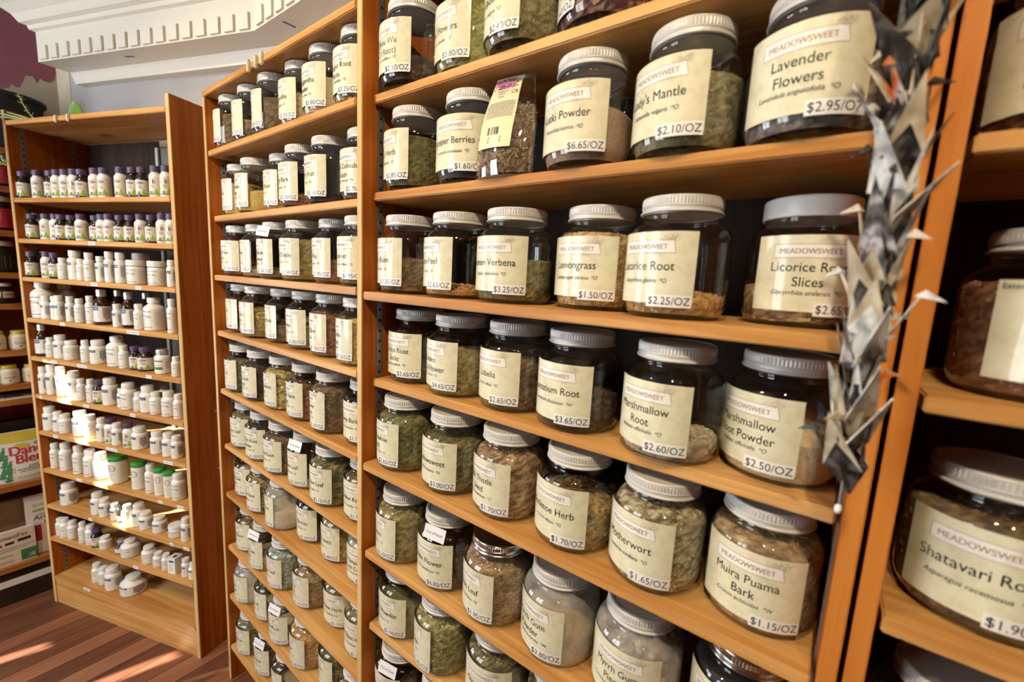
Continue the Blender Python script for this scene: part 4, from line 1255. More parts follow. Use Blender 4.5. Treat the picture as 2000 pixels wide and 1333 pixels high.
def bottle_shape(body, cap, neck=0.66, capr=0.74, capz=0.80, body_top=0.66, n=26, ribs=True):
    R, H = BR, BH
    mb = MB()
    mb.lathe([(R * .86, 0), (R * .96, H * .012), (R, H * .035), (R, H * body_top), (R * .97, H * (body_top + .035)), (R * .86, H * (body_top + .075)), (R * neck, H * (capz - .03)), (R * neck, H * (capz + .02))], n)
    mc = MB()
    k = 52
    vs, fs = [], []
    for z, rr, rb in ((capz, capr, 0), (capz + .012, capr, 1), (.965, capr, 1), (.985, capr * .985, 0), (1.0, capr * .9, 0)):
        for i in range(k):
            r = R * rr * (1 + (0.02 if (rb and ribs and i % 2) else 0))
            vs.append((r * math.cos(2 * PI * i / k), r * math.sin(2 * PI * i / k), H * z))
    for j in range(4):
        for i in range(k):
            i2 = (i + 1) % k
            fs.append((j * k + i, j * k + i2, (j + 1) * k + i2, (j + 1) * k + i))
    fs.append(tuple(range(4 * k, 5 * k)))
    fs.append(tuple(reversed(range(k))))
    mc.add(vs, fs, 0, False)
    return mb.mesh('bottle_body', [M[body]]), mc.mesh('bottle_cap', [M[cap]])

INK = ['print_white', 'navy', 'line_ink', 'grey_ink', 'violet_ink', 'green_ink', 'print_cream', 'green_dark', 'red_ink', 'black_ink', 'sticker']
def print_mesh(kind, seed=0):
    R, H = BR + 0.0003, BH
    R1 = R + 0.00025
    R2_ = R + 0.0005
    mb = MB()
    if kind in 'VTBW':
        A(mb, R, -150, 150, H * .07, H * .635, 0)
        A(mb, R1, -70, 48, H * .575, H * .592, 1); A(mb, R1, -70, 48, H * .105, H * .122, 1)
        Atext(mb, R1, 'VITAL', .0125, 8, H * .40, 3)
        lines(mb, R1, -25, 42, H * .16, H * .36, 5, 2, 3, .0007)
        lines(mb, R1, 62, 132, H * .12, H * .58, 11, 2, 4, .0007)
    elif kind in 'UAH':
        z1 = .635 if kind != 'A' else .55
        A(mb, R, -150, 150, H * .07, H * z1, 0)
        zb = H * (z1 - .14)
        A(mb, R1, -30, 36, zb, zb + H * .105, 1)
        Atext(mb, R2_, 'pure', .0095, 8, zb + H * .03, 10, 'C')
        lines(mb, R1, -22, 40, H * .13, zb - H * .03, 7, 2, 5, .0007)
        vlines(mb, R1, 62, 112, H * .12, H * (z1 - .06), 9, 2, 6)
        if kind == 'A':
            A(mb, R1, -150, 150, H * .07, H * .095, 1); A(mb, R1, -150, 150, H * .53, H * .55, 1)
    elif kind in 'PDR':
        A(mb, R, -150, 150, H * .075, H * (.64 if kind != 'D' else .57), 6)
        zz = H * (.52 if kind != 'D' else .47)
        if kind == 'R':
            blob(mb, R1, 25, H * .49, 32, H * .085, 4); blob(mb, R2_, 25, H * .49, 27, H * .068, 6, inner=.8)
        else:
            blob(mb, R1, 18, zz, 15, H * .05, 4, inner=.62); blob(mb, R1, 34, zz, 14, H * .045, 4, inner=.6)
            A(mb, R1, 40, 62, zz - H * .012, zz + H * .016, 4)
        A(mb, R1, 10, 44, H * .355, H * .372, 9); A(mb, R1, 12, 52, H * .315, H * .328, 9); A(mb, R1, 14, 40, H * .285, H * .294, 8)
        for k, (a, h) in enumerate(((46, .17), (53, .22), (60, .30), (67, .26), (74, .19), (80, .15))):
            A(mb, R1, a - 4.5, a + 4.5, H * .085, H * h, 5, 1)
        blob(mb, R1, 20, H * .155, 13, H * .045, 7)
        A(mb, R2_, -10, 40, H * .078, H * .115, 4)
        lines(mb, R1, 92, 140, H * .12, H * .55, 9, 2, 8, .0007)
    elif kind == 'E':
        A(mb, R, -150, 150, H * .06, H * .64, 0)
        A(mb, R1, -10, 60, H * .52, H * .56, 9); A(mb, R1, -8, 56, H * .36, H * .375, 8); A(mb, R1, -12, 58, H * .19, H * .30, 7)
        lines(mb, R1, 75, 110, H * .25, H * .55, 5, 3, 2, .0016)
    elif kind == 'G':
        A(mb, R, -150, 150, H * .03, H * .82, 0)
        blob(mb, R1, 22, H * .60, 28, H * .12, 8, inner=.9); blob(mb, R1, 22, H * .60, 24, H * .10, 7, inner=.92)
        Atext(mb, R1, 'greens', .006, 22, H * .585, 3)
        lines(mb, R1, 0, 50, H * .12, H * .42, 6, 5, 2, .0009)
        lines(mb, R1, 75, 135, H * .2, H * .72, 10, 5, 3, .0008)
    return mb.mesh('bottle_label', [M[x] for x in INK])

SHAPE = {
 'V': bottle_shape('plastic_white', 'plastic_white'), 'U': bottle_shape('plastic_white', 'plastic_white', capr=0.78, capz=.79),
 'P': bottle_shape('plastic_white', 'cap_purple', neck=.7, capr=.78, capz=.80), 'D': bottle_shape('plastic_dark', 'cap_purple', neck=.6, capr=.76, capz=.81, body_top=.60),
 'T': bottle_shape('plastic_white', 'plastic_white', neck=.93, capr=1.0, capz=.77, body_top=.68), 'B': bottle_shape('plastic_white', 'plastic_white', neck=.5, capr=.6, capz=.84, body_top=.66),
 'A': bottle_shape('amber', 'foil', neck=.48, capr=.56, capz=.80, body_top=.58), 'E': bottle_shape('plastic_white', 'foil', capr=.76, capz=.80),
 'G': bottle_shape('plastic_white', 'cap_green', neck=.96, capr=1.01, capz=.84, body_top=.80), 'H': bottle_shape('plastic_white', 'plastic_white', neck=.5, capr=.58, capz=.82, body_top=.60)}
SHAPE['R'] = SHAPE['P']; SHAPE['W'] = SHAPE['T']
PRINT = {k: print_mesh(k) for k in 'VUPDRTBAEGHW'}
BWORD = {'V': 'white bottle with thin navy label lines', 'U': 'white bottle with navy block on label', 'P': 'purple-capped white bottle with green leaf label', 'R': 'purple-capped white bottle with round violet emblem',
         'D': 'dark purple-capped bottle with green leaf label', 'T': 'squat white supplement tub', 'W': 'white tub standing behind the front bottles', 'B': 'big white supplement bottle with narrow cap', 'A': 'amber glass bottle with silver foil cap',
         'E': 'foil-capped white bottle with green band', 'G': 'white canister with bright green lid', 'O': 'small amber dropper bottle', 'X': 'small white carton with navy print', 'H': 'huge white supplement jar'}
BKIND = {'T': 'tub', 'W': 'tub', 'X': 'box', 'G': 'canister', 'H': 'jar'}
BNAME = {'T': 'supplement_tub', 'W': 'supplement_tub', 'X': 'supplement_carton', 'G': 'supplement_canister', 'O': 'dropper_bottle', 'A': 'amber_bottle', 'H': 'supplement_jar'}
rb = random.Random(21)
for row, items in enumerate(B1):
    z = Z1[row + 1] + 0.0003
    order = sorted(range(len(items)), key=lambda i: -items[i][1])
    for i, (t, u, v, R, H) in enumerate(items):
        pos = order.index(i)
        x, y = w1(-u, v)
        # the look, then where it stands; same looks on one shelf are told apart by their place in the row
        lab = '%s, %s from left, %s vitamin shelf' % (BWORD[t], ORD[pos], ORD[row])
        r = thing(BNAME.get(t, 'supplement_bottle'), lab, BKIND.get(t, 'bottle'), (x, y, z), TH1 + math.radians(rb.uniform(-9, 9)), 'supplements on the %s shelf of the vitamin case' % ORD[row])
        if t == 'X':
            mb = MB()
            mb.box(-.019, .019, -.019, .019, 0, H)
            mb.obj('carton_body', M['sticker'], r)
            mb = MB()
            mb.box(-.0105, .0125, -.0194, -.0191, H * .74, H * .86, 0); mb.box(-.004, .01, -.01, .006, H + .0001, H + .0004, 0)
            for q in range(5):
                mb.box(-.0105, .008 - q * .001, -.0194, -.0191, H * (.22 + .08 * q), H * (.235 + .08 * q), 1)
            mb.obj('carton_print', [M['navy'], M['line_ink']], r)
            continue
        if t == 'O':
            mb = MB(); mb.lathe([(.0085, 0), (.0095, .002), (.0095, H * .42), (.005, H * .5), (.005, H * .54)], 20); mb.obj('bottle_body', M['amber'], r)
            mb = MB(); mb.lathe([(.0062, H * .54), (.0062, H * .66), (.004, H * .67), (.0045, H * .74), (.0042, H * .94), (.002, H)], 18); mb.obj('dropper_bulb', M['rubber'], r)
            mb = MB(); mb.lathe([(.0097, H * .08), (.0097, H * .32)], 20, cap0=False, cap1=False); mb.obj('bottle_label', M['print_white'], r)
            continue
        r.scale = (R / BR, R / BR, H / BH)
        b_, c_ = SHAPE[t]
        put('bottle_body', b_, r); put('bottle_cap', c_, r); put('bottle_label', PRINT[t], r)

# ------------------------------------------------------------------ string of folded paper cranes down the front of the right upright
def crane_part(root, idx, pos, yaw, mats, rr):
    th = 0.0005
    def sheet(mb, poly, mi):
        p = [Vector(q) for q in poly]
        n = (p[1] - p[0]).cross(p[2] - p[0]).normalized() * th
        k = len(p)
        mb.add([q + n for q in p] + [q - n for q in p], [tuple(range(k)), tuple(reversed(range(k, 2 * k)))] + [(i, i + k, (i + 1) % k + k, (i + 1) % k) for i in range(k)], mi)
    mb = MB()
    # body: a folded keel
    sheet(mb, [(0, -.020, .004), (.011, 0, .006), (0, 0, -.030)], 0)
    sheet(mb, [(.011, 0, .006), (0, .020, .004), (0, 0, -.030)], 0)
    sheet(mb, [(0, .020, .004), (-.011, 0, .006), (0, 0, -.030)], 0)
    sheet(mb, [(-.011, 0, .006), (0, -.020, .004), (0, 0, -.030)], 0)
    for sg in (1, -1):
        a = math.radians(rr.uniform(52, 80))
        L = rr.uniform(.056, .074)
        tx, tz = sg * L * math.cos(a), L * math.sin(a)
        mid = (sg * .026 * math.cos(a) + sg * .004, .004, .026 * math.sin(a))
        # each wing is two folded leaves that meet along a crease
        sheet(mb, [(sg * .007, -.017, .0), (mid[0], mid[1] - .004, mid[2] + .004), (tx, .0, tz)], 1)
        sheet(mb, [(sg * .007, .017, .0), (mid[0], mid[1] - .004, mid[2] + .004), (tx, .0, tz)], 1)
        sheet(mb, [(sg * .007, -.017, .0), (mid[0], mid[1] - .004, mid[2] + .004), (sg * .007, .017, .0)], 0)
    b1, b2 = rr.uniform(.042, .06), rr.uniform(.045, .066)
    e1, e2 = math.radians(rr.uniform(44, 72)), math.radians(rr.uniform(46, 74))
    nk = (0, -b1 * math.cos(e1), b1 * math.sin(e1))
    tl = (0, b2 * math.cos(e2), b2 * math.sin(e2))
    for sg in (1, -1):
        sheet(mb, [(sg * .0055, -.010, -.012), (0, -.016, .006), nk], 2)
        sheet(mb, [(sg * .0055, .010, -.012), (0, .016, .006), tl], 0)
        sheet(mb, [nk, (nk[0], nk[1] - .016, nk[2] - .009), (sg * .0022, nk[1] + .006, nk[2] - .007)], 2)
    o = mb.obj('paper_crane', [M[m] for m in mats], root)
    o.location = pos
    o.rotation_euler = (rr.uniform(-.2, .2), rr.uniform(-.2, .2), yaw)
    return o
G0, G1 = Vector((0.9045, -0.066, 2.06)), Vector((0.9045, -0.066, 1.500))
gar = thing('crane_garland', 'hanging string of folded magazine-paper cranes on the right upright', 'garland', (G0.x, G0.y, G1.z - 0.028))
mb = MB(); mb.tube([(0, 0, 0.0), (0, 0, 0.72)], 0.0006, 5); mb.obj('string', M['tag_white'], gar)
CR = [('crane_dark', 'crane_dark', 'crane_tan'), ('crane_dark', 'crane_tan', 'crane_grey'), ('crane_grey', 'crane_dark', 'crane_dark'), ('crane_dark', 'crane_dark', 'crane_grey'), ('crane_tan', 'crane_dark', 'crane_dark'),
      ('crane_dark', 'crane_tan', 'crane_white'), ('crane_red', 'crane_tan', 'crane_red'), ('crane_white', 'crane_white', 'crane_dark'), ('crane_dark', 'crane_dark', 'crane_white'), ('crane_grey', 'crane_grey', 'crane_tan'),
      ('crane_tan', 'crane_grey', 'crane_tan'), ('crane_dark', 'crane_dark', 'crane_grey'), ('crane_white', 'crane_tan', 'crane_white'), ('crane_grey', 'crane_white', 'crane_white'), ('crane_dark', 'crane_white', 'crane_tan'), ('crane_tan', 'crane_white', 'crane_red'), ('crane_dark', 'crane_tan', 'crane_dark')]
rr = random.Random(5)
CR = [m for p in zip(CR, CR[3:] + CR[:3]) for m in p]
CR = [CR[i] for i in (0, 8, 2, 6, 28, 1, 3, 0, 12, 4, 10, 9, 14, 18, 20, 5, 24, 26, 16, 30, 28, 32)]
nC = len(CR)
for i, mats in enumerate(CR):
    z = 0.60 - (0.60 - 0.045) * i / (nC - 1)
    crane_part(gar, i, (0, 0, z), rr.uniform(-1.3, 1.3) + (PI if i % 2 else 0), mats, rr)
mb = MB(); mb.lathe([(0.0, -.006), (.0024, -.005), (.0032, -.001), (.0024, .003), (.0, .004)], 12, 0, cap0=False, cap1=False); o = mb.obj('end_bead', M['tag_white'], gar)

# ------------------------------------------------------------------ cellophane bag of herb standing between the jars
bz = Z3[1] + 0.0005
bag = thing('herb_pouch', 'clear upright pouch of cut herb with folded cream label, beside the Juniper Berries jar', 'bag', (0.372, 0.036, bz), 0.12)
def pouch(w, h, d, wt):
    """lens-shaped standing bag: a grid of front and back sheets"""
    def pt(u, v, s):
        ww = w * (1 - (1 - wt) * max(0, v - .45) / .55)
        th = d * (math.cos(u * PI / 2) ** .7) * (1 - v) ** .55
        if v < .12:
            th *= .75 + .25 * v / .12
        return (u * ww / 2, s * th / 2 + 0.035 * v * v, v * h)
    return pt
pt = pouch(0.118, 0.184, 0.062, 0.62)
def grid(fn, nu, nv, u0=-1, u1=1, v0=0, v1=1):
    vs = [fn(u0 + (u1 - u0) * i / nu, v0 + (v1 - v0) * j / nv) for j in range(nv + 1) for i in range(nu + 1)]
    fs = [(j * (nu + 1) + i, j * (nu + 1) + i + 1, (j + 1) * (nu + 1) + i + 1, (j + 1) * (nu + 1) + i) for j in range(nv) for i in range(nu)]
    return vs, fs
mb = MB()
for s_ in (-1, 1):
    vs, fs = grid(lambda u, v: pt(u, v, s_), 16, 18)
    if s_ == 1:
        fs = [tuple(reversed(f)) for f in fs]
    mb.add(vs, fs, 0, True)
vs, fs = [pt(-1 + i / 8, 0, -1) for i in range(17)], None
mb.add(vs + [pt(1 - i / 8, 0, 1) for i in range(1, 16)], [tuple(reversed(range(32)))], 0)
mb.obj('bag_film', M['cellophane'], bag)
mb = MB()
for s_ in (-1, 1):
    vs, fs = grid(lambda u, v: tuple(c * k for c, k in zip(pt(u * .95, v, s_ * .88), (1, 1, 1))), 20, 14, v0=.02, v1=.66)
    if s_ == 1:
        fs = [tuple(reversed(f)) for f in fs]
    mb.add(vs, fs, 0, True)
me = mb.mesh('bag_contents', [M['herb']])
rng = np.random.default_rng(77)
V = [tuple(v.co) for v in me.vertices]; F = [tuple(p.vertices) for p in me.polygons]
pc = np.array(PAL['muira'] + PAL['brown'])
C = [pc[rng.integers(len(pc))] * .8 for _ in V]
for i in range(1500):
    u, v, s_ = rng.uniform(-.95, .95), rng.uniform(.03, .68), rng.choice((-1, 1))
    p = np.array(pt(u * .96, v, s_ * .91)); t = rng.normal(size=3); t[1] *= .25; t /= np.linalg.norm(t)
    b = np.cross(t, (0, s_, .1)); b /= np.linalg.norm(b)
    P = p + BOX_V[:, :1] * rng.uniform(.004, .012) * t + BOX_V[:, 1:2] * .0012 * b + BOX_V[:, 2:] * .001 * np.cross(t, b)
    o_ = len(V); V.extend(map(tuple, P)); C.extend([pc[rng.integers(len(pc))] * rng.uniform(.8, 1.2)] * 8); F.extend(tuple(q + o_ for q in f) for f in BOX_F)
me2 = bpy.data.meshes.new('bag_contents'); me2.from_pydata(V, [], F); me2.materials.append(M['herb'])
ca = me2.color_attributes.new('tint', 'FLOAT_COLOR', 'POINT'); buf = np.ones((len(V), 4), dtype=np.float32); buf[:, :3] = np.clip(np.array(C), 0, 1); ca.data.foreach_set('color', buf.ravel())
put('bag_contents', me2, bag)
# its label hangs over the front, folded at the top
def on_bag(x, y, off):                       # x across (m), y up (m)
    v = y / 0.184
    ww = 0.118 * (1 - .38 * max(0, v - .45) / .55)
    u = max(-.99, min(.99, x / (ww / 2)))
    p = pt(u * .9, v, -1)
    return (x, p[1] - 0.0025 - off, y)
mb = MB()
vs, fs = [], []
nx, ny = 12, 16
lx0, lx1, ly0, ly1 = -0.046, 0.024, 0.045, 0.181
def lxy(i, j):
    y = ly0 + (ly1 - ly0) * j / ny
    k = 1 - .22 * max(0, (y - .11) / .083)
    return (-.011 + (lx0 + .011 + (lx1 - lx0) * i / nx) * k, y)
for j in range(ny + 1):
    for i in range(nx + 1):
        vs.append(on_bag(*lxy(i, j), 0))
fs = [(j * (nx + 1) + i, j * (nx + 1) + i + 1, (j + 1) * (nx + 1) + i + 1, (j + 1) * (nx + 1) + i) for j in range(ny) for i in range(nx)]
mb.add(vs, fs, 0, True)
def bq(x0, x1, y0, y1, mi, off=.0006):
    mb.add([on_bag(x0, y0, off), on_bag(x1, y0, off), on_bag(x1, y1, off), on_bag(x0, y1, off)], [(0, 1, 2, 3)], mi)
rq = random.Random(3)
for k in range(260):                          # flower picture at the top fold
    x, y = rq.gauss(-.012, .011), rq.uniform(.156, .177)
    x = max(-.036, min(.012, x)); d = rq.uniform(.0008, .0022)
    bq(x - d, x + d, y - d, y + d, rq.choice((1, 1, 1, 2, 3, 4)), .0006 + .00002 * (k % 12))
for k, (y, a, b_) in enumerate(((.156, -.024, -.004), (.150, -.026, -.001), (.145, -.022, -.006), (.139, -.020, -.008))):
    x = a
    while x < b_:
        w_ = rq.uniform(.0015, .005); bq(x, min(b_, x + w_), y - .001, y + .001, 5); x += w_ + .001
p, fs_ = text2d('CK', .0115, .012, .143, 'C')
mb.add([on_bag(x, y, .0006) for x, y in p], fs_, 4)
for k in range(9):
    y = .128 - k * .0034; x = -.040
    while x < .018:
        w_ = rq.uniform(.002, .007); bq(x, min(.019, x + w_), y - .0006, y + .0006, 5); x += w_ + .0009
for k in range(22):
    x = -.026 + k * .0011
    if rq.random() < .7: bq(x, x + rq.choice((.0004, .0008)), .068, .082, 4)
for y in (.0625, .058, .0545): bq(-.024, .006, y - .0007, y + .0007, 5)
mb.obj('paper_label', [plain('pouch_label', (0.74, 0.66, 0.42), 0.35, coat=0.4), M['pink_ink'], M['violet_ink'], M['green_ink'], M['black_ink'], M['grey_ink']], bag)
# crumpled darker bag lying behind it
bag2 = thing('crumpled_bag', 'dark crumpled cellophane bag behind the clear herb pouch', 'bag', (0.455, 0.205, bz), 0.3)
mb = MB()
rq = random.Random(8)
def crum(u, v):
    r = 1 - abs(u) ** 3
    return (u * .062 + rq.uniform(-.004, .004), -.03 * r * math.sin(v * PI) + rq.uniform(-.006, .006) * math.sin(v * PI), .17 * v)
for s_ in (1, -1):
    vs, fs = grid(lambda u, v: (crum(u, v)[0], s_ * abs(crum(u, v)[1]), .17 * v + (rq.uniform(-.006, .006) if 0 < v < 1 else 0)), 12, 12)
    mb.add(vs, fs if s_ == 1 else [tuple(reversed(f)) for f in fs], 0, False)
mb.obj('bag_film', M['film_dark'], bag2)

# ------------------------------------------------------------------ things on top of the vitamin case
ztop = Z1[0] + 0.0195
pot = thing('metal_pot', 'dark old metal pot above the left end of the vitamin case', 'pot', (-2.235, -0.315, 2.1455))
mb = MB(); mb.lathe([(.085, 0), (.09, .006), (.118, .20), (.121, .215), (.130, .222), (.131, .236), (.124, .240), (.117, .232), (.112, .20), (.085, .01), (.0, .01)], 40, 0, cap1=False); mb.obj('pot_body', M['pot'], pot)
mb = MB(); mb.lathe([(.112, .205), (.06, .212), (0, .214)], 32, 0, cap0=False, cap1=False); mb.obj('soil', M['twig'], pot)
vine = thing('trailing_succulent', 'pale green succulent stems spilling over the top left corner of the vitamin case', 'plant', (*w1(-W1 + .05, .06), ztop + .002))
def L(u, v, z):                                # relative to the plant, in the case's own directions
    x, y = w1(-u, v); return (x - vine.location.x, y - vine.location.y, z - vine.location.z)
rq = random.Random(12)
paths = [[(W1 - .10, .05, ztop + .006), (W1 - .02, .02, ztop + .03), (W1 + .06, -.02, ztop + .045)], [(W1 - .08, .03, ztop + .006), (W1 - .0, -.01, ztop + .022), (W1 + .05, -.04, ztop + .02)],
         [(W1 - .06, .06, ztop + .006), (W1 - .005, .0, ztop + .012), (W1 + .022, -.03, ztop - .03), (W1 + .010, -.035, ztop - .10), (W1 - .02, -.03, ztop - .16), (W1 - .035, -.03, ztop - .19)],
         [(W1 - .06, .04, ztop + .006), (W1 + .012, -.02, ztop + .005), (W1 + .03, -.04, ztop - .05), (W1 + .02, -.04, ztop - .13), (W1 - .0, -.035, ztop - .18), (W1 - .03, -.035, ztop - .185)],
         [(W1 - .105, .05, ztop + .006), (W1 - .06, .045, ztop + .05), (W1 - .02, .04, ztop + .115)]]
for k, pth in enumerate(paths):
    P = [Vector(L(*q)) for q in pth]
    fine = []
    for i in range(len(P) - 1):
        for j in range(5):
            t = j / 5
            p0, p1, p2, p3 = P[max(i - 1, 0)], P[i], P[i + 1], P[min(i + 2, len(P) - 1)]
            fine.append(0.5 * ((2 * p1) + (-p0 + p2) * t + (2 * p0 - 5 * p1 + 4 * p2 - p3) * t * t + (-p0 + 3 * p1 - 3 * p2 + p3) * t ** 3))
    fine.append(P[-1])
    mb = MB(); mb.tube(fine, .0042 if k < 2 else .003, 6, 0, taper=.002)
    if k >= 2:
        for q in fine[len(fine) // 3:]:
            for _ in range(2):
                d = Vector((rq.uniform(-1, 1), rq.uniform(-1, 1), rq.uniform(-.4, .8))).normalized() * rq.uniform(.010, .02)
                mb.tube([q, q + d * .6, q + d + Vector((0, 0, .003))], .0019, 5, 0, taper=.0005)
    mb.obj('stem', M['stem'], vine)
tw = thing('dry_twig', 'thin dark dead twig arching from the pot over the vitamin case', 'twig', (-2.235, -0.315, 2.40))
mb = MB()
arc = []
a0, a1_ = Vector((0.02, -.10, .0)), Vector(w1(-1.085, .10)).to_3d() + Vector((0, 0, ztop + .03)) - tw.location
for i in range(15):
    t = i / 14
    arc.append(a0.lerp(a1_, t) + Vector((0, 0, .10 * math.sin(t * PI * .9))))
mb.tube(arc, .003, 6, 0, taper=.0018)
for i in (3, 5, 6, 8, 13, 14):
    mb.tube([arc[i], arc[i] + Vector((rq.uniform(-.02, .02), rq.uniform(-.02, .02), rq.uniform(-.03, .015)))], .0012, 5)
mb.obj('twig_stem', M['twig'], tw)
for u_, v_, lab, cut, sc in ((0.985, .16, 'rounded green leaf peeping over the vitamin case, the left one', 0, 1.0), (0.735, .14, 'larger pointed green leaf standing above the vitamin case top', 1, 1.15)):
    x, y = w1(-u_, v_)
    lf = thing('plant_leaf', lab, 'leaf', (x, y, ztop + .001), TH1, 'leaves on the vitamin case')
    mb = MB()
    prof = [(0, .0), (.018, .012), (.032, .034), (.036, .058), (.028, .082), (.006, .098)] if cut else [(0, 0), (.02, .01), (.033, .03), (.034, .05), (.022, .066), (0, .072)]
    vs, fs = [], []
    for i, (hw, z) in enumerate(prof):
        vs += [(-hw * sc, -.004, z * sc), (0, .004, z * sc), (hw * sc * (1.1 if cut else 1), -.004, z * sc)]
    for i in range(len(prof) - 1):
        fs += [(3 * i, 3 * i + 1, 3 * i + 4, 3 * i + 3), (3 * i + 1, 3 * i + 2, 3 * i + 5, 3 * i + 4)]
    n = len(vs)
    vs += [(a, b + .0012, c) for a, b, c in vs]
    fs += [tuple(reversed([q + n for q in f])) for f in fs]
    mb.add(vs, fs, 0, True); mb.obj('leaf_blade', M['leaf'], lf)

# ------------------------------------------------------------------ shelves along the purple side wall, seen past the vitamin case
X0 = -2.125
Z0 = [1.98, 1.787, 1.60, 1.459, 1.243, 1.083, 1.0134, 0.601, 0.2005]
u0 = thing('wall_shelving', 'brown shelving along the purple wall behind the vitamin case, at the left edge', 'shelving', (X0, -0.755, 0))
for k, z in enumerate(Z0):
    mb = MB(); mb.box(-.232, 0.0 if k < 6 else .006, 0, .62, z - .026, z); mb.obj('shelf', M['pine_y'], u0)
for y in (-.0, .60):
    mb = MB(); mb.box(-.232, -.004, y, y + .02, 0, 2.145); mb.obj('side_panel', M['pine_z'], u0)
mb = MB(); mb.box(-.234, 0, 0, .62, 2.12, 2.145); mb.obj('top_board', M['pine_y'], u0)
mb = MB(); mb.box(-.20, -.012, .02, .60, 0.0, .17); mb.obj('kick_board', M['back_shade'], u0)
mb = MB(); mb.box(-.014, -.010, .02, .60, .095, .128); o = mb.obj('base_strip', M['sticker'], u0); o['label'] = 'pale strip along the base'
def side_jar(name, lab, cat, y, k, R, H, mats, bands, capr=.8, neck=.84, dx=.0):
    r = thing(name, lab, cat, (X0 - R - .012 - dx, y, Z0[k] + .0004), PI / 2, 'goods on the side wall shelving')
    mb = MB(); mb.lathe([(R * .9, 0), (R, H * .04), (R, H * .68), (R * .88, H * .78), (R * neck * .9, H * .82), (R * neck * .9, H * .85)], 28); mb.obj('jar_body', M[mats[0]], r)
    mb = MB(); mb.lathe([(R * capr, H * .84), (R * capr, H * .97), (R * capr * .94, H)], 28); mb.obj('lid', M[mats[1]], r)
    mb = MB()
    for (a0, a1, z0, z1, mi) in bands:
        A(mb, R + .0004 + .0003 * (mi > 0), a0, a1, H * z0, H * z1, mi)
    mb.obj('paper_label', [M[x] for x in ('print_cream', 'red_ink', 'black_ink', 'grey_ink', 'green_dark', 'yellow')], r)
RED = [(-100, 100, .08, .64, 1), (-60, -5, .30, .52, 0), (8, 60, .12, .30, 0), (-50, -10, .12, .22, 0), (30, 70, .4, .55, 0)]
BLK = [(-90, 90, .10, .58, 2), (-60, 0, .14, .28, 0), (10, 60, .12, .54, 0), (16, 56, .30, .36, 3)]
YEL = [(-120, 120, .06, .66, 0), (-120, 120, .06, .09, 5), (-34, 34, .38, .41, 3), (-28, 28, .31, .335, 3), (-8, 8, .17, .23, 4)]
side_jar('herb_jar', 'dark jar with a red and cream label on the top side shelf', 'jar', -.352, 0, .05, .135, ('plastic_dark', 'lid'), RED)
side_jar('herb_jar', 'jar with a red label and cream panels on the second side shelf', 'jar', -.368, 1, .052, .15, ('plastic_dark', 'lid'), RED)
side_jar('herb_jar', 'black-labelled jar with pale lid on the third side shelf', 'jar', -.385, 2, .056, .140, ('plastic_dark', 'lid'), BLK)
side_jar('herb_jar', 'short dark jar with white cap on the fourth side shelf', 'jar', -.396, 3, .042, .092, ('plastic_dark', 'lid_white'), [(-70, 70, .28, .6, 0), (-60, 0, .3, .34, 2), (8, 60, .42, .46, 3), (-3, 3, .28, .6, 2)])
side_jar('supplement_bottle', 'yellow-capped cream bottle nearer the vitamin case on fifth side shelf', 'bottle', -.356, 4, .034, .088, ('print_cream', 'yellow'), YEL)
side_jar('supplement_bottle', 'yellow-capped cream bottle at the photo edge on fifth side shelf', 'bottle', -.430, 4, .034, .088, ('print_cream', 'yellow'), YEL)
side_jar('supplement_bottle', 'yellow-capped cream bottle in the middle of sixth side shelf', 'bottle', -.400, 5, .034, .088, ('print_cream', 'yellow'), YEL)
side_jar('supplement_bottle', 'yellow-capped cream bottle half hidden by vitamin case, sixth side shelf', 'bottle', -.326, 5, .034, .086, ('print_cream', 'yellow'), YEL)
side_jar('supplement_bottle', 'yellow-capped cream bottle cut by the photo edge, sixth side shelf', 'bottle', -.474, 5, .034, .086, ('print_cream', 'yellow'), YEL)
bk = thing('booklet', 'pale booklet lying flat on the side shelving counter', 'booklet', (X0 - .07, -.40, Z0[6] + .0006), .1)
mb = MB(); mb.box(-.065, .07, -.10, .09, 0, .006); mb.obj('cover', M['print_cream'], bk)
mb = MB(); mb.box(.02, .05, -.03, .03, .0061, .0066); mb.obj('cover_print', M['grey_ink'], bk)
# big pouch of coffee substitute
pc_ = thing('drink_mix_pouch', 'large white and yellow pouch with red lettering on the side shelving', 'pouch', (X0 - .055, -.375, Z0[7] + .001), PI / 2)
pt2 = pouch(0.215, 0.235, 0.07, 0.95)
def on_p(x, y, off=0.0):
    p = pt2(max(-1, min(1, x / .1075)), max(0, min(1, y / .235)), -1)
    return (x, p[1] - off, y)
mb = MB()
for s_ in (-1, 1):
    vs, fs = grid(lambda u, v: pt2(u, v, s_), 16, 16)
    mb.add(vs, fs if s_ == -1 else [tuple(reversed(f)) for f in fs], 0, True)
mb.obj('pouch_film', M['bag_white'], pc_)
mb = MB()
vs, fs = grid(lambda u, v: on_p(u * .1065, v * .235, .0012), 12, 4, v0=.80, v1=.985)
mb.add(vs, fs, 0, True)
def ptxt(s_, size, x, y, mi, slant=.10, al='L', off=.0016, bold=0):
    p, fs_ = text2d(s_, size, x, y, al)
    for d in ([0] if not bold else [-bold, 0, bold]):
        mb.add([on_p(a + d, b + slant * (a - x), off + abs(d) * .1) for a, b in p], fs_, mi)
ptxt('Dandy', .058, -.052, .128, 1, .05, bold=.0016)
ptxt('Blend', .058, -.034, .088, 1, .05, bold=.0016)
def disc(x, y, rx, ry, mi, off):
    mb.add([on_p(x + rx * math.cos(2 * PI * k / 18), y + ry * math.sin(2 * PI * k / 18), off) for k in range(18)], [tuple(range(18))], mi)
disc(-.012, .168, .026, .013, 2, .0014); disc(-.012, .168, .008, .004, 3, .0018); disc(.062, .172, .034, .011, 4, .0014)
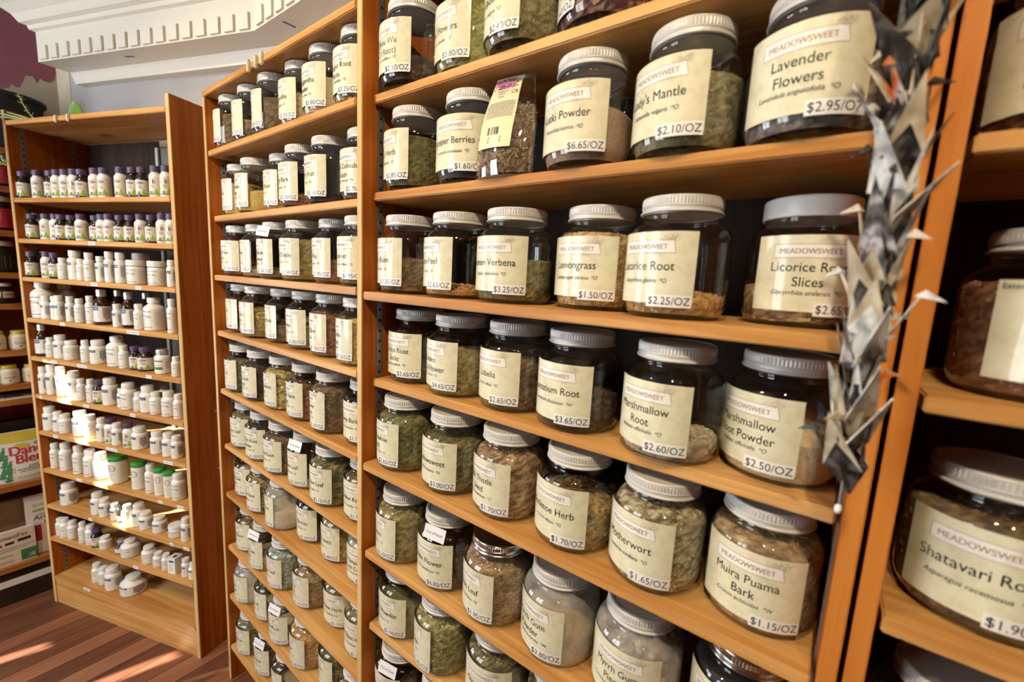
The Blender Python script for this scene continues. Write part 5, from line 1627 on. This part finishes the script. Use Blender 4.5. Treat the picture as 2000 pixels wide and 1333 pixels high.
ptxt('Instant', .012, .036, .168, 6, .05, off=.002)
for k in range(4):
    vs = [(-.016 + .084 * k / 1 * .0, .07)]
mb.add([on_p(a, b, .0014) for a, b in ((-.045, .042), (.10, .060), (.10, .088), (-.045, .072))], [(0, 1, 2, 3)], 5)
ptxt('Instant', .013, .004, .068, 7, .1, off=.0022); ptxt('Herbal Beverage', .013, -.034, .054, 7, .1, off=.0022); ptxt('with Dandelion', .012, -.028, .044, 7, .1, off=.0022)
ptxt('NET WT. 14.1 OZ. (400g)', .008, -.034, .018, 7, .06, off=.0018)
for (x, y, a) in ((-.075, .14, .5), (-.068, .105, -.3), (-.058, .075, .4), (-.078, .052, .2), (-.06, .035, -.4)):    # jagged dandelion leaves
    pts_ = []
    for k in range(9):
        t = k / 8
        pts_.append((x + (t - .5) * .012 + (.016 * (1 - t) if k % 2 else .006) , y + (t - .5) * .06))
    for k in range(8, -1, -1):
        t = k / 8
        pts_.append((x + (t - .5) * .012 - (.016 * (1 - t) if k % 2 else .006), y + (t - .5) * .06))
    mb.add([on_p(p, q, .0015) for p, q in pts_], [tuple(range(18))], 4)
mb.obj('pouch_print', [M['bag_yellow'], M['red_ink'], M['bag_yellow'], M['scroll'], M['green_dark'], M['scroll'], M['sticker'], M['black_ink']], pc_)
dk = thing('dark_bag', 'dark plastic bag slumped behind the white and yellow pouch', 'bag', (X0 - .165, -.37, Z0[7] + .001), 0.1)
mb = MB(); vs, fs = grid(lambda u, v: ((.03 * math.cos(u * PI)) * (1 - .3 * v) + rq.uniform(-.003, .003), (.14 * math.sin(u * PI)) * (1 - .25 * v), .275 * v), 20, 8); mb.add(vs, fs, 0, True); mb.obj('bag_film', plain('dark_plastic', (.04, .035, .035), .25), dk)
# boxes on the lowest side shelf
def carton(name, lab, x, y, z, w, d, h, rz, mats, prints, texts):
    r = thing(name, lab, 'box', (x, y, z), rz)
    mb = MB(); mb.box(-w / 2, w / 2, 0, d, 0, h, 0, bev=.0008); mb.obj('box_body', M[mats[0]], r)
    mb = MB()
    for x0, x1, z0, z1, mi in prints:
        mb.box(w * (x0 - .5), w * (x1 - .5), -.0006, -.0002, h * z0, h * z1, mi)
    for s_, size, xx, zz, mi in texts:
        p, fs_ = text2d(s_, size, w * (xx - .5), h * zz, 'L')
        mb.add([(a, -.0009, b) for a, b in p], fs_, mi)
    if prints:
        mb.obj('box_print', [M[q] for q in mats[1:]], r)
    return r
carton('cardboard_box', 'big plain cardboard box at the back of the lowest side shelf', X0 - .11, -.52, Z0[8] + .0006, .30, .10, .29, PI / 2, ['cardboard'], [], [])
carton('remedy_box', 'small cream remedy box with dark green corner on the lowest side shelf', X0 - .012, -.455, Z0[8] + .0006, .155, .022, .17, PI / 2 + .05, ['print_cream', 'green_dark', 'red_ink', 'black_ink', 'line_ink', 'sticker', 'green_ink'],
       [(.66, 1.0, .04, .36, 0), (.74, .95, .10, .20, 4), (.1, .3, .60, .68, 1), (.36, .55, .62, .69, 2), (.62, .9, .64, .72, 2), (.08, .95, .5, .52, 3), (.08, .8, .44, .46, 3), (.2, .5, .27, .31, 5), (.18, .52, .13, .15, 3), (.2, .5, .08, .10, 3)],
       [('Homeo', .030, .08, .78, 2), ('Pet', .030, .62, .78, 1)])
carton('remedy_box', 'tall white carton with magenta band, half hidden by the vitamin case', X0 - .045, -.335, Z0[8] + .0006, .13, .03, .30, PI / 2 + .03, ['sticker', 'pink_ink', 'black_ink', 'green_ink', 'line_ink', 'red_ink'],
       [(.06, .36, .22, .5, 4), (.18, .55, .74, .775, 2), (.3, .8, .67, .685, 3), (.45, .75, .50, .56, 3)], [('Arnica', .036, .18, .59, 1), ('Arnica', .020, .18, .83, 3)])
